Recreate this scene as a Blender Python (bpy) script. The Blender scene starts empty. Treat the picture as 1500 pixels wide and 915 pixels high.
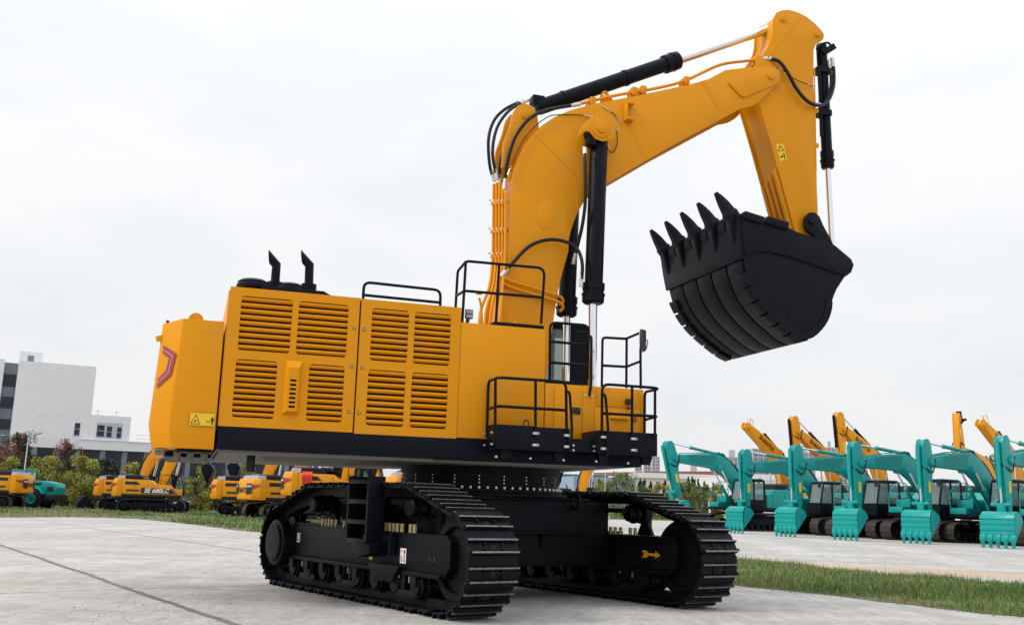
import bpy, bmesh, math, random
from mathutils import Vector, Matrix, noise
from mathutils.geometry import tessellate_polygon
random.seed(7)
scene = bpy.context.scene
COL = scene.collection
R = math.radians
# ------------------------------------------------------------------ camera geometry (measured from the photograph)
FPX, PITCH, ROLL, HC = 1447.0, R(11.09), R(1.67), 1.4
fw = Vector((0, math.cos(PITCH), math.sin(PITCH)))
u0 = Vector((0, -math.sin(PITCH), math.cos(PITCH)))
r0 = Vector((1, 0, 0))
RT = r0*math.cos(ROLL) + u0*math.sin(ROLL)
UP = -r0*math.sin(ROLL) + u0*math.cos(ROLL)
CAM = Vector((0, 0, HC))
def ray(x, y): return RT*((x-750)/FPX) - UP*((y-457.5)/FPX) + fw
def onz(x, y, z=0.0):
    d = ray(x, y); return CAM + d*((z-HC)/d.z)
def atd(x, y, dist):                      # point at a horizontal distance along +y
    d = ray(x, y); return CAM + d*(dist/d.y)
def colx(x, dist):                        # ground position seen at column x at that distance
    p = atd(x, 745, dist); return Vector((p.x, p.y, 0))
# house frame (X forward, Y left) and track frame of the big machine
C0 = Vector((-0.4377, 16.388, 0))
HYAW = R(17.70); TYAW = R(-54.40)
HFv = Vector((math.cos(HYAW), math.sin(HYAW), 0)); HLv = Vector((-math.sin(HYAW), math.cos(HYAW), 0))
TFv = Vector((math.cos(TYAW), math.sin(TYAW), 0)); TLv = Vector((-math.sin(TYAW), math.cos(TYAW), 0))
def hit(px, py, p0, n):
    d = ray(px, py); return CAM + d*((p0-CAM).dot(n)/d.dot(n))
def S(w, pts):                            # points of the photo laid on the machine's plane Y = w  -> (X, Z)
    o = []
    for x, y in pts:
        p = hit(x, y, C0+HLv*w, HLv) - C0; o.append((p.dot(HFv), p.z))
    return o
def P(x, y, w):
    a = S(w, [(x, y)])[0]; return Vector((a[0], w, a[1]))
TM = Matrix.Rotation(TYAW-HYAW, 4, 'Z')
# ------------------------------------------------------------------ mesh builder
def arcpts(cx, cy, r, a0, a1, n):
    return [(cx+r*math.cos(a0+(a1-a0)*i/n), cy+r*math.sin(a0+(a1-a0)*i/n)) for i in range(n+1)]
def fillet(pts, rad, k=5, closed=False):
    pts = [Vector(p) for p in pts]; n = len(pts); out = []
    for i, p in enumerate(pts):
        if not closed and i in (0, n-1): out.append(p); continue
        a = pts[(i-1) % n]; b = pts[(i+1) % n]
        da = (a-p); db = (b-p)
        ra = min(rad, da.length*.48); rb = min(rad, db.length*.48)
        if da.length < 1e-6 or db.length < 1e-6: out.append(p); continue
        pa = p+da.normalized()*ra; pb = p+db.normalized()*rb
        for j in range(k+1):
            t = j/k; out.append(pa*(1-t)**2 + p*2*t*(1-t) + pb*t*t)
    return out
def smooth_path(pts, k=6):                # Catmull-Rom through the points
    pts = [Vector(p) for p in pts]; n = len(pts); out = []
    for i in range(n-1):
        p0 = pts[max(i-1, 0)]; p1 = pts[i]; p2 = pts[i+1]; p3 = pts[min(i+2, n-1)]
        for j in range(k):
            t = j/k
            out.append(.5*((2*p1)+(p2-p0)*t+(2*p0-5*p1+4*p2-p3)*t*t+(3*p1-p0-3*p2+p3)*t**3))
    out.append(pts[-1]); return out
def inset(poly, d):                       # simple inward offset of a 2-D polygon
    n = len(poly); ar = sum(poly[i][0]*poly[(i+1) % n][1]-poly[(i+1) % n][0]*poly[i][1] for i in range(n))
    sg = 1 if ar > 0 else -1; out = []
    for i in range(n):
        p = Vector(poly[i]); a = Vector(poly[i-1]); b = Vector(poly[(i+1) % n])
        e1 = (p-a).normalized(); e2 = (b-p).normalized()
        n1 = Vector((-e1.y, e1.x))*sg; n2 = Vector((-e2.y, e2.x))*sg
        m = (n1+n2); m = m.normalized() if m.length > 1e-6 else n1
        out.append(tuple(p + m*(d/max(.4, m.dot(n1)))))
    return out
WHOLE = {'louvre_grille', 'pictogram', 'lettering', 'track_belt', 'crown', 'wheel_loader'}
class MB:
    def __init__(s): s.v = []; s.f = []; s.m = []; s.mi = 0
    def add(s, v, f):
        b = len(s.v); s.v += [Vector(p) for p in v]
        for q in f: s.f.append([b+i for i in q]); s.m.append(s.mi)
        return s
    def box(s, x0, x1, y0, y1, z0, z1):
        v = [(x, y, z) for x in (x0, x1) for y in (y0, y1) for z in (z0, z1)]
        return s.add(v, [(0, 1, 3, 2), (4, 6, 7, 5), (0, 4, 5, 1), (2, 3, 7, 6), (0, 2, 6, 4), (1, 5, 7, 3)])
    def obox(s, c, a, b, d):              # centre and three half-axis vectors
        c, a, b, d = map(Vector, (c, a, b, d))
        v = [c+a*i+b*j+d*k for i in (-1, 1) for j in (-1, 1) for k in (-1, 1)]
        return s.add(v, [(0, 1, 3, 2), (4, 6, 7, 5), (0, 4, 5, 1), (2, 3, 7, 6), (0, 2, 6, 4), (1, 5, 7, 3)])
    def bar(s, p, q, w, h, up=(0, 0, 1)):
        p = Vector(p); q = Vector(q); d = q-p; t = d.normalized(); up = Vector(up)
        if abs(t.dot(up)) > .95: up = Vector((1, 0, 0))
        a = t.cross(up).normalized(); b = a.cross(t)
        return s.obox((p+q)/2, d/2, a*w/2, b*h/2)
    def prism(s, poly, y0, y1):           # polygon in (X,Z), extruded along Y
        n = len(poly); v = [(x, y0, z) for x, z in poly]+[(x, y1, z) for x, z in poly]
        return s.add(v, [list(range(n)), list(range(2*n-1, n-1, -1))]+[(i, (i+1) % n, n+(i+1) % n, n+i) for i in range(n)])
    def vprism(s, poly, z0, z1):          # polygon in (X,Y), extruded along Z
        n = len(poly); v = [(x, y, z0) for x, y in poly]+[(x, y, z1) for x, y in poly]
        return s.add(v, [list(range(n-1, -1, -1)), list(range(n, 2*n))]+[(i, (i+1) % n, n+(i+1) % n, n+i) for i in range(n)])
    def holed(s, outer, holes, y0, y1):   # plate in (X,Z) with openings
        loops = [outer]+holes; flat = [p for l in loops for p in l]; n = len(flat)
        tris = tessellate_polygon([[Vector((p[0], p[1], 0)) for p in l] for l in loops])
        f = [tuple(t) for t in tris]+[(t[2]+n, t[1]+n, t[0]+n) for t in tris]; b = 0
        for l in loops:
            m = len(l); f += [(b+i, b+(i+1) % m, n+b+(i+1) % m, n+b+i) for i in range(m)]; b += m
        return s.add([(x, y0, z) for x, z in flat]+[(x, y1, z) for x, z in flat], f)
    def cyl(s, p, q, r, r2=None, n=20):
        p = Vector(p); q = Vector(q); t = (q-p).normalized(); r2 = r if r2 is None else r2
        up = Vector((0, 0, 1)) if abs(t.z) < .9 else Vector((1, 0, 0))
        a = t.cross(up).normalized(); b = t.cross(a)
        v = []
        for c, rr in ((p, r), (q, r2)):
            v += [c+a*rr*math.cos(2*math.pi*i/n)+b*rr*math.sin(2*math.pi*i/n) for i in range(n)]
        return s.add(v, [list(range(n-1, -1, -1)), list(range(n, 2*n))]+[(i, (i+1) % n, n+(i+1) % n, n+i) for i in range(n)])
    def loft(s, rings, caps=True, closed=False):
        n = len(rings[0]); v = [p for r in rings for p in r]; f = []; m = len(rings)
        for k in range(m if closed else m-1):
            a = k*n; b = ((k+1) % m)*n
            f += [(a+i, a+(i+1) % n, b+(i+1) % n, b+i) for i in range(n)]
        if caps and not closed: f += [list(range(n-1, -1, -1)), list(range((m-1)*n, m*n))]
        return s.add(v, f)
    def tube(s, pts, r, n=8, closed=False):
        pts = [Vector(p) for p in pts]; m = len(pts); rings = []; prev = None
        for i, p in enumerate(pts):
            a = pts[i-1] if (i or closed) else p; b = pts[(i+1) % m] if (i < m-1 or closed) else p
            t = (b-a).normalized()
            if prev is None:
                up = Vector((0, 0, 1)) if abs(t.z) < .9 else Vector((1, 0, 0)); u = t.cross(up).normalized()
            else:
                u = prev-t*prev.dot(t); u.normalize()
            prev = u; w = t.cross(u)
            rings.append([p+u*r*math.cos(2*math.pi*j/n)+w*r*math.sin(2*math.pi*j/n) for j in range(n)])
        return s.loft(rings, closed=closed)
    def lathe(s, c, axis, prof, n=24):    # profile [(along, radius)] about an axis
        c = Vector(c); t = Vector(axis).normalized()
        up = Vector((0, 0, 1)) if abs(t.z) < .9 else Vector((1, 0, 0))
        a = t.cross(up).normalized(); b = t.cross(a)
        return s.loft([[c+t*h+(a*math.cos(2*math.pi*i/n)+b*math.sin(2*math.pi*i/n))*rr for i in range(n)] for h, rr in prof])
    def xf(s, M):
        s.v = [M @ p for p in s.v]; return s
    def islands(s):                       # touching pieces, found by shared vertices and by overlapping boxes
        p = list(range(len(s.v)))
        def fd(i):
            while p[i] != i: p[i] = p[p[i]]; i = p[i]
            return i
        for f in s.f:
            a = fd(f[0])
            for j in f[1:]: p[fd(j)] = a
        g = {}
        for i in range(len(s.v)): g.setdefault(fd(i), []).append(i)
        if len(g) < 2 or len(g) > 400: return None
        ks = list(g); bb = []
        for k in ks:
            q = [s.v[i] for i in g[k]]; bb.append([min(v[a] for v in q)-.006 for a in range(3)]+[max(v[a] for v in q)+.006 for a in range(3)])
        c = list(range(len(ks)))
        def fc(i):
            while c[i] != i: i = c[i]
            return i
        for i in range(len(ks)):
            for j in range(i):
                if all(bb[i][a] <= bb[j][a+3] and bb[j][a] <= bb[i][a+3] for a in range(3)): c[fc(i)] = fc(j)
        lab = {}
        for i, k in enumerate(ks):
            for v in g[k]: lab[v] = fc(i)
        if len(set(lab.values())) < 2: return None
        out = {}
        for f, m in zip(s.f, s.m):
            o = out.setdefault(lab[f[0]], (MB(), {})); mp = o[1]; idx = []
            for i in f:
                if i not in mp: mp[i] = len(o[0].v); o[0].v.append(s.v[i])
                idx.append(mp[i])
            o[0].f.append(idx); o[0].m.append(m)
        return [o[0] for o in out.values()]
    def build(s, name, mats, parent=None, bevel=0, M=None, label=None, ang=32, flat=False, recalc=True, whole=False):
        if not whole and parent is not None and name not in WHOLE:
            il = s.islands()
            if il and len(il) <= 40: return [q.build(name, mats, parent, bevel, M, label, ang, flat, recalc, True) for q in il][0]
        v = [M @ p for p in s.v] if M is not None else s.v
        me = bpy.data.meshes.new(name); me.from_pydata([tuple(p) for p in v], [], s.f)
        if not isinstance(mats, (list, tuple)): mats = [mats]
        for m in mats: me.materials.append(m)
        me.polygons.foreach_set('material_index', s.m)
        if recalc or bevel:
            bm = bmesh.new(); bm.from_mesh(me)
            bmesh.ops.recalc_face_normals(bm, faces=bm.faces)
            if bevel:
                es = [e for e in bm.edges if len(e.link_faces) == 2 and e.calc_face_angle(0) > .5]
                bmesh.ops.bevel(bm, geom=es, offset=bevel, segments=2, profile=.6, affect='EDGES', clamp_overlap=True)
            bm.to_mesh(me); bm.free()
        if not flat:
            me.polygons.foreach_set('use_smooth', [True]*len(me.polygons))
            me.set_sharp_from_angle(angle=R(ang))
        o = bpy.data.objects.new(name, me); COL.objects.link(o)
        if parent is not None: o.parent = parent
        if label: o['label'] = label
        return o
def thing(name, label, cat, loc=(0, 0, 0), rz=0, group=None):
    o = bpy.data.objects.new(name, None); o.empty_display_size = .3; COL.objects.link(o)
    o.location = loc; o.rotation_euler = (0, 0, rz); tag(o, label, cat, group); return o
def tag(o, label=None, cat=None, group=None, kind=None):
    if label: o['label'] = label
    if cat: o['category'] = cat
    if group: o['group'] = group
    if kind: o['kind'] = kind
    return o
def copy_tree(o, parent=None):
    c = o.copy(); COL.objects.link(c)
    if parent is not None: c.parent = parent
    for ch in list(o.children): copy_tree(ch, c)
    return c
_txt = {}
def text_verts(s, size, depth, shear=0.0, bold=.0):
    cu = bpy.data.curves.new('t', 'FONT'); cu.body = s; cu.size = size; cu.extrude = depth; cu.shear = shear; cu.offset = bold
    cu.align_x = 'CENTER'; cu.align_y = 'CENTER'; cu.resolution_u = 3
    o = bpy.data.objects.new('t', cu); COL.objects.link(o)
    dg = bpy.context.evaluated_depsgraph_get(); me = o.evaluated_get(dg).to_mesh()
    v = [p.co.copy() for p in me.vertices]; f = [list(p.vertices) for p in me.polygons]
    o.evaluated_get(dg).to_mesh_clear(); bpy.data.objects.remove(o); bpy.data.curves.remove(cu)
    return v, f
def lettering(mb, s, size, c, right, up, depth=.006, shear=0.0, bold=.0, stretch=1.0):
    c = Vector(c); a = Vector(right).normalized(); b = Vector(up).normalized(); n = a.cross(b)
    v, f = text_verts(s, size, depth, shear, bold)
    return mb.add([c+a*p.x*stretch+b*p.y+n*p.z for p in v], f)
# ------------------------------------------------------------------ materials
def nt(m): return m.node_tree.nodes, m.node_tree.links
def mat(name, col, rough=.5, metal=0, coat=0, vary=.06, scale=3.0, bump=0, spec=.5, dirt=None, dirt_amt=0, obj=True, rvar=.1):
    m = bpy.data.materials.new(name); m.use_nodes = True; N, L = nt(m); b = N['Principled BSDF']
    b.inputs['Metallic'].default_value = metal; b.inputs['Roughness'].default_value = rough
    b.inputs['Coat Weight'].default_value = coat; b.inputs['Coat Roughness'].default_value = .08
    b.inputs['Specular IOR Level'].default_value = spec
    if max(col) < .02: b.inputs['Specular Tint'].default_value = (.8, .88, 1, 1)
    tc = N.new('ShaderNodeTexCoord'); nz = N.new('ShaderNodeTexNoise'); nz.inputs['Scale'].default_value = scale
    nz.inputs['Detail'].default_value = 6; nz.inputs['Roughness'].default_value = .62
    L.new(tc.outputs['Object'], nz.inputs['Vector'])
    mx = N.new('ShaderNodeMix'); mx.data_type = 'RGBA'
    lo = [c*(1-vary) for c in col]; hi = [min(1, c*(1+vary)) for c in col]
    mx.inputs['A'].default_value = (*lo, 1); mx.inputs['B'].default_value = (*hi, 1)
    L.new(nz.outputs['Fac'], mx.inputs['Factor']); out = mx.outputs['Result']
    if dirt_amt:
        n2 = N.new('ShaderNodeTexNoise'); n2.inputs['Scale'].default_value = scale*2.3; n2.inputs['Detail'].default_value = 9
        L.new(tc.outputs['Object'], n2.inputs['Vector'])
        rp = N.new('ShaderNodeMapRange'); rp.inputs['From Min'].default_value = .5; rp.inputs['From Max'].default_value = .8
        rp.inputs['To Max'].default_value = dirt_amt; L.new(n2.outputs['Fac'], rp.inputs['Value'])
        m2 = N.new('ShaderNodeMix'); m2.data_type = 'RGBA'; m2.inputs['B'].default_value = (*(dirt or (.2, .18, .15)), 1)
        L.new(rp.outputs['Result'], m2.inputs['Factor']); L.new(out, m2.inputs['A']); out = m2.outputs['Result']
    L.new(out, b.inputs['Base Color'])
    if rvar:
        rr = N.new('ShaderNodeMapRange'); rr.inputs['To Min'].default_value = max(0, rough-rvar); rr.inputs['To Max'].default_value = min(1, rough+rvar)
        n3 = N.new('ShaderNodeTexNoise'); n3.inputs['Scale'].default_value = scale*4; n3.inputs['Detail'].default_value = 5
        L.new(tc.outputs['Object'], n3.inputs['Vector'])
        L.new(n3.outputs['Fac'], rr.inputs['Value']); L.new(rr.outputs['Result'], b.inputs['Roughness'])
    if bump:
        bp = N.new('ShaderNodeBump'); bp.inputs['Strength'].default_value = bump; bp.inputs['Distance'].default_value = .02
        n4 = N.new('ShaderNodeTexNoise'); n4.inputs['Scale'].default_value = scale*12; n4.inputs['Detail'].default_value = 4
        L.new(tc.outputs['Object'], n4.inputs['Vector']); L.new(n4.outputs['Fac'], bp.inputs['Height']); L.new(bp.outputs['Normal'], b.inputs['Normal'])
    return m
M = {}
M['yellow'] = mat('yellow_paint', (.69, .272, .001), .38, coat=.06, spec=.16, vary=.055, scale=.9, bump=.10, dirt=(.45, .25, .06), dirt_amt=.28)
M['yellow2'] = mat('yellow_paint_weathered', (.72, .29, .002), .45, spec=.25, vary=.06, scale=1.2, dirt=(.55, .42, .2), dirt_amt=.2)
M['black'] = mat('black_paint', (.0042, .005, .0088), .42, coat=.0, spec=.13, vary=.25, scale=2.5, bump=.05, dirt=(.03, .028, .026), dirt_amt=.10)
M['blackm'] = mat('black_matt_paint', (.0038, .0041, .0056), .5, spec=.15, vary=.25, scale=3, bump=.1, dirt=(.026, .024, .021), dirt_amt=.22)
M['bucketp'] = mat('bucket_black_paint', (.0062, .0072, .0115), .45, spec=.14, vary=.2, scale=2.2, bump=.12, dirt=(.025, .024, .024), dirt_amt=.15)
M['rubber'] = mat('hose_rubber', (.006, .006, .007), .45, spec=.35, vary=.1)
M['chrome'] = mat('chromed_steel', (.78, .80, .83), .13, metal=1, vary=.03, rvar=.05)
M['zinc'] = mat('zinc_plated_steel', (.62, .62, .60), .38, metal=.8, vary=.1)
M['brass'] = mat('yellow_zinc_bolt', (.34, .27, .13), .45, metal=.6, vary=.4, scale=20)
M['worn'] = mat('worn_bare_steel', (.20, .195, .19), .5, metal=.6, vary=.5, scale=9, rvar=.2, dirt=(.02, .018, .016), dirt_amt=1.0)
M['dust'] = mat('dusty_grey_underside', (.20, .19, .172), .8, vary=.25, scale=4, dirt=(.2, .12, .06), dirt_amt=.5)
M['dark'] = mat('dark_interior', (.006, .006, .007), .8, vary=.2)
M['white'] = mat('white_enamel', (.72, .72, .72), .5, vary=.03)
M['red'] = mat('red_film', (.34, .028, .045), .4, vary=.05)
M['decal'] = mat('yellow_warning_film', (.78, .50, .01), .4, vary=.03)
M['ink'] = mat('black_print', (.012, .012, .014), .5, vary=.05)
M['glass'] = mat('tinted_cab_glass', (.05, .08, .075), .06, coat=.5, vary=.2, rvar=.02)
_g = M['glass'].node_tree.nodes['Principled BSDF']
for l in list(M['glass'].node_tree.links):
    if l.to_node == _g: M['glass'].node_tree.links.remove(l)
_g.inputs['Base Color'].default_value = (.58, .68, .66, 1); _g.inputs['Transmission Weight'].default_value = .8; _g.inputs['IOR'].default_value = 1.12; _g.inputs['Roughness'].default_value = .02; _g.inputs['Coat Weight'].default_value = .3
M['lens'] = mat('lamp_lens', (.30, .31, .32), .15, vary=.2, scale=30)
M['teal'] = mat('teal_paint', (.002, .285, .27), .38, coat=.08, spec=.25, vary=.05, scale=1.2, dirt=(.1, .3, .28), dirt_amt=.15)
M['tealdark'] = mat('teal_filler_paint', (.003, .21, .20), .42, spec=.25, vary=.05)
M['rust'] = mat('rusty_track_steel', (.03, .022, .017), .75, vary=.5, scale=5, dirt=(.10, .075, .055), dirt_amt=.5)
M['silver'] = mat('silver_grey_plastic', (.30, .31, .33), .45, vary=.1)
M['orange'] = mat('amber_plastic', (.75, .34, .008), .4)
M['redcloth'] = mat('red_cloth', (.62, .028, .022), .8, vary=.15, scale=4)
# ================================================================== the big mining excavator
ROOT = thing('mining_excavator', 'huge yellow mining excavator on black crawler tracks with its black bucket raised high', 'excavator', C0, HYAW)
W = -2.0
def rect(w, pts):
    q = S(w, pts); X0 = (q[0][0]+q[3][0])/2; X1 = (q[1][0]+q[2][0])/2
    return X0, X1, (q[2][1]+q[3][1])/2, (q[0][1]+q[1][1])/2          # corners given TL TR BR BL
def rrect(x0, x1, z0, z1, r):
    return [(p.x, p.y) for p in fillet([(x0, z0), (x1, z0), (x1, z1), (x0, z1)], r, 4, True)]
def plane_px(px, a, b, c, off=.005):
    a, b, c = map(Vector, (a, b, c)); n = (b-a).cross(c-a).normalized()
    if n.y > 0: n = -n
    Hm = Matrix.Translation(C0) @ Matrix.Rotation(HYAW, 4, 'Z')
    p = hit(px[0], px[1], Hm @ a, Hm.to_3x3() @ n); return Hm.inverted() @ p + n*off
# ---- slewing frame
mb = MB().box(-4.23, 1.94, -2.0, 2.0, 2.035, 2.335)
mb.build('main_frame', M['black'], ROOT, .012)
mb = MB().box(-4.2, -1.25, -1.9, 1.9, 1.985, 2.032).box(-1.25, 1.3, -1.75, 1.75, 1.99, 2.032).box(-3.6, -2.4, -1.5, -.6, 1.95, 1.984)
for i in range(14): mb.box(-3.55+i*.08, -3.51+i*.08, -1.45, -.65, 1.935, 1.949)
bp = mb.build('belly_plate', M['dust'], ROOT)
mb = MB(); mb.cyl((-3.75, -1.55, 2.0), (-3.75, -1.55, 1.76), .058).build('drain_plug', M['rubber'], ROOT, .01)
# ---- counterweight
cw = S(W, [(268.9, 465.6), (247.2, 621), (251.4, 655.4)]); fx = -4.262
def cwring(x, z, dz): return [(fx, -2, z), (x, -2, z), (x-.26, -1.74, z-dz), (x-.30, 0, z-dz), (x-.26, 1.74, z-dz), (x, 2, z), (fx, 2, z)]
mb = MB().loft([cwring(cw[2][0], cw[2][1], 0), cwring(cw[1][0], cw[1][1], 0), cwring(cw[0][0], cw[0][1], .055)])
CW = mb.build('counterweight', M['yellow'], ROOT, .018)
mb = MB()
for x in (-4.72, -4.55, -4.37): mb.box(x-.045, x+.045, -1.62, -1.48, 1.93, 2.0).cyl((x, -1.55, 1.93), (x, -1.55, 1.87), .04)
mb.box(-5.0, -4.88, -1.72, -1.45, 1.945, 2.005)
MB().box(-4.9, -4.27, -1.25, 1.25, 1.94, 2.0).box(-4.74, -4.27, -1.93, -1.26, 1.985, 2.005).build('base_plate', M['blackm'], CW, whole=True)
mb.build('mounting_bolt', M['dust'], CW)
c = S(-1.8, [(287, 467)])[0]
MB().prism([(c[0]+.1*math.cos(a), c[1]-.02+.1*math.sin(a)) for a in [math.pi*i/12 for i in range(13)]], -1.83, -1.77).build('lifting_lug', M['yellow'], CW)
mb = MB(); p = P(236, 495, -1.72); mb.bar(p+Vector((.1, .02, .04)), p+Vector((-.06, 0, -.02)), .09, .07)
mb.build('rear_camera', M['yellow'], CW, .006)
p = P(245.5, 473, -1.75); MB().cyl(p, p+Vector((0, 0, .035)), .022).build('rear_marker_lamp', M['ink'], CW)
A_, B_, C_ = (cw[0][0], -2, cw[0][1]), (cw[1][0], -2, cw[1][1]), (cw[0][0]-.26, -1.74, cw[0][1]-.055)
C_ = (cw[1][0]-.26, -1.74, cw[1][1])
def strip(outer, inner, off):
    mb = MB(); a = [plane_px(p, A_, B_, C_, off) for p in outer]; b = [plane_px(p, A_, B_, C_, off) for p in inner]
    for i in range(len(a)-1): mb.add([a[i], a[i+1], b[i+1], b[i]], [(0, 1, 2, 3)])
    return mb
O_ = [(240.4, 505.7), (259.3, 517.5), (251.6, 549), (230.4, 568.5)]; I_ = [(239.3, 517.5), (248.8, 524.5), (243.8, 543.5), (232.6, 554.5)]
mid = lambda t: [(a[0]*(1-t)+b[0]*t, a[1]*(1-t)+b[1]*t) for a, b in zip(O_, I_)]
strip(O_, I_, .016).build('chevron_emblem', M['red'], CW, recalc=False)
strip(mid(.44), mid(.56), .019).build('chevron_stripe', M['silver'], CW, recalc=False)
# ---- warning pictogram plates
def pict(parent, w, pts, name='warning_sticker'):     # yellow film: triangle, and a man kept clear of the machine
    q = [Vector((x, w, z)) for x, z in S(w, pts)]; TL, TR, BR, BL = q
    f = lambda u, v, o=0: TL*(1-u)*(1-v)+TR*u*(1-v)+BR*u*v+BL*(1-u)*v+Vector((0, -o, 0))
    o = MB().add([f(0, 0, .003), f(1, 0, .003), f(1, 1, .003), f(0, 1, .003)], [(0, 3, 2, 1)]).build(name, M['decal'], parent, recalc=False)
    mb = MB(); e = .006
    def poly(us): mb.add([f(u, v, e) for u, v in us], [list(range(len(us)))])
    T = [(.25, .1), (.43, .9), (.03, .9)]; g = (.237, .62)
    Ti = [(g[0]+(a-g[0])*.80, g[1]+(b-g[1])*.80) for a, b in T]
    for i in range(3): j = (i+1) % 3; poly([T[i], T[j], Ti[j], Ti[i]])
    poly([(.22, .55), (.27, .6), (.27, .72), (.21, .74), (.19, .64)])
    poly([(.66, .66), (.71, .6), (.71, .64), (.78, .64), (.78, .6), (.83, .66), (.78, .73), (.78, .69), (.71, .69), (.71, .73)])
    poly([(.86, .36), (.97, .36), (.98, .6), (.955, .6), (.945, .45), (.945, .9), (.92, .9), (.915, .66), (.91, .9), (.885, .9), (.88, .45), (.87, .6), (.85, .6)])
    poly([(.915+.022*math.cos(a), .27+.06*math.sin(a)) for a in [i*math.pi/5 for i in range(10)]])
    mb.build('pictogram', M['ink'], parent, recalc=False); return o
pict(CW, -2.02, [(278.8, 603.8), (315, 606.2), (313.2, 623.7), (277.3, 622)])
# ---- engine housing: dark core, top skin, far side
mb = MB().box(-4.2, -.97, -1.88, 1.88, 2.34, 4.19)
mb.build('engine_bay', M['dark'], ROOT)
EH = MB().box(-4.22, -.965, -1.985, 1.985, 4.192, 4.236).box(-4.24, -4.2, -1.985, 1.985, 2.34, 4.19).box(-4.2, -.965, 1.9, 2.0, 2.34, 4.19).build('engine_hood', M['yellow'], ROOT, .012)
def door(corners, holes, nsl, name='engine_door'):
    x0, x1, z0, z1 = rect(W, corners); hs = []
    for h in holes: hs.append(rect(W, h))
    d = MB().holed([(x0, z0), (x1, z0), (x1, z1), (x0, z1)], [rrect(*h, .045) for h in hs], W, W+.045)
    d.box(x0, x1, W+.046, W+.1, z1-.05, z1).box(x0, x0+.03, W+.046, W+.1, z0, z1).box(x1-.03, x1, W+.046, W+.1, z0, z1)
    D = d.build(name, M['yellow'], ROOT, 0)
    for h, n in zip(hs, nsl):
        a, b, c, e = h; g = MB(); pt = (e-c)/n
        for i in range(n):
            zt = e-i*pt-.004; zb = zt-pt*.70; zc = (zt+zb)/2; hh = (zt-zb)/2
            ring = [(W+.055-.052*math.cos(t)-.006*math.sin(t), zc+hh*math.sin(t)) for t in [-math.pi/2+math.pi*k/8 for k in range(9)]]+[(W+.075, zc)]
            g.loft([[(a-.012, y, z) for y, z in ring], [(b+.012, y, z) for y, z in ring]])
        g.build('louvre_grille', M['yellow'], D, ang=50)
    return D
D1 = door([(338.4, 418.8), (528.1, 436.8), (515.8, 633.1), (320.3, 623.2)],
     [[(354, 432.6), (429.4, 439.5), (424, 518), (348.3, 511.5)], [(438.6, 440.3), (511.2, 447.2), (506.7, 523.7), (433.2, 518)],
      [(346.3, 525.2), (406.8, 529.4), (400.6, 613.5), (339.1, 609.9)], [(453.4, 532.6), (505.1, 536.4), (500.2, 618.6), (448.2, 615.5)]], (9, 9, 10, 10))
D2 = door([(531.4, 437.8), (676.3, 450.5), (668.3, 642), (517.1, 634.3)],
     [[(545.9, 450.8), (600.2, 455.4), (595.6, 531.3), (541.3, 527)], [(608.6, 456.3), (661.7, 461.2), (657.6, 535.9), (604.5, 531.9)],
      [(539.7, 540.5), (594.8, 544.3), (590.3, 625.1), (535.5, 622)], [(604, 545), (657.2, 548.2), (653.5, 628.2), (599.5, 625.6)]], (9, 9, 9, 9))
# raised vent with seven slots
x0, x1, z0, z1 = rect(W, [(418.7, 527.2), (443.2, 529), (437.8, 607.9), (412.3, 607.1)])
a = .045; t_ = .14
mb = MB(); o4 = [(x0, z0), (x1, z0), (x1, z1), (x0, z1)]; i4 = [(x0+a, z0+a), (x1-a, z0+a), (x1-a, z1-t_*.75), (x0+a, z1-t_*.75)]
ih = i4[2][1]-i4[0][1]; iw = i4[1][0]-i4[0][0]; sl = []
for k in range(7): zz = i4[2][1]-ih*(.27+.1*k); sl.append(rrect(x0+a+iw*.2, x1-a-iw*.16, zz-ih*.052, zz, .015))
mb.holed(i4, sl, W-.085, W-.065)
mb.add([(x, W-.001, z) for x, z in o4]+[(x, W-.085, z) for x, z in i4], [(i, (i+1) % 4, 4+(i+1) % 4, 4+i) for i in range(4)])
V_ = mb.build('vent_cover', M['yellow'], D1, recalc=False, ang=20)
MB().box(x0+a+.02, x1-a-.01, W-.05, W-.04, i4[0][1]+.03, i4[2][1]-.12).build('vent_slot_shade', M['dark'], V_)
for D, ps in ((D1, [(518.8, 480.7), (515, 536.5), (511.2, 602.6)]), (D2, [(534, 482.5), (530.5, 538.2), (526, 604.6)])):
    mb = MB()
    for x, y in ps:
        p = P(x, y, W); mb.mi = 0; mb.cyl(p+Vector((0, .01, 0)), p+Vector((0, -.004, 0)), .023, n=14); mb.mi = 1; mb.cyl(p, p+Vector((0, -.012, 0)), .012, n=8)
    mb.build('door_bolt', [M['ink'], M['zinc']], D)
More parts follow.
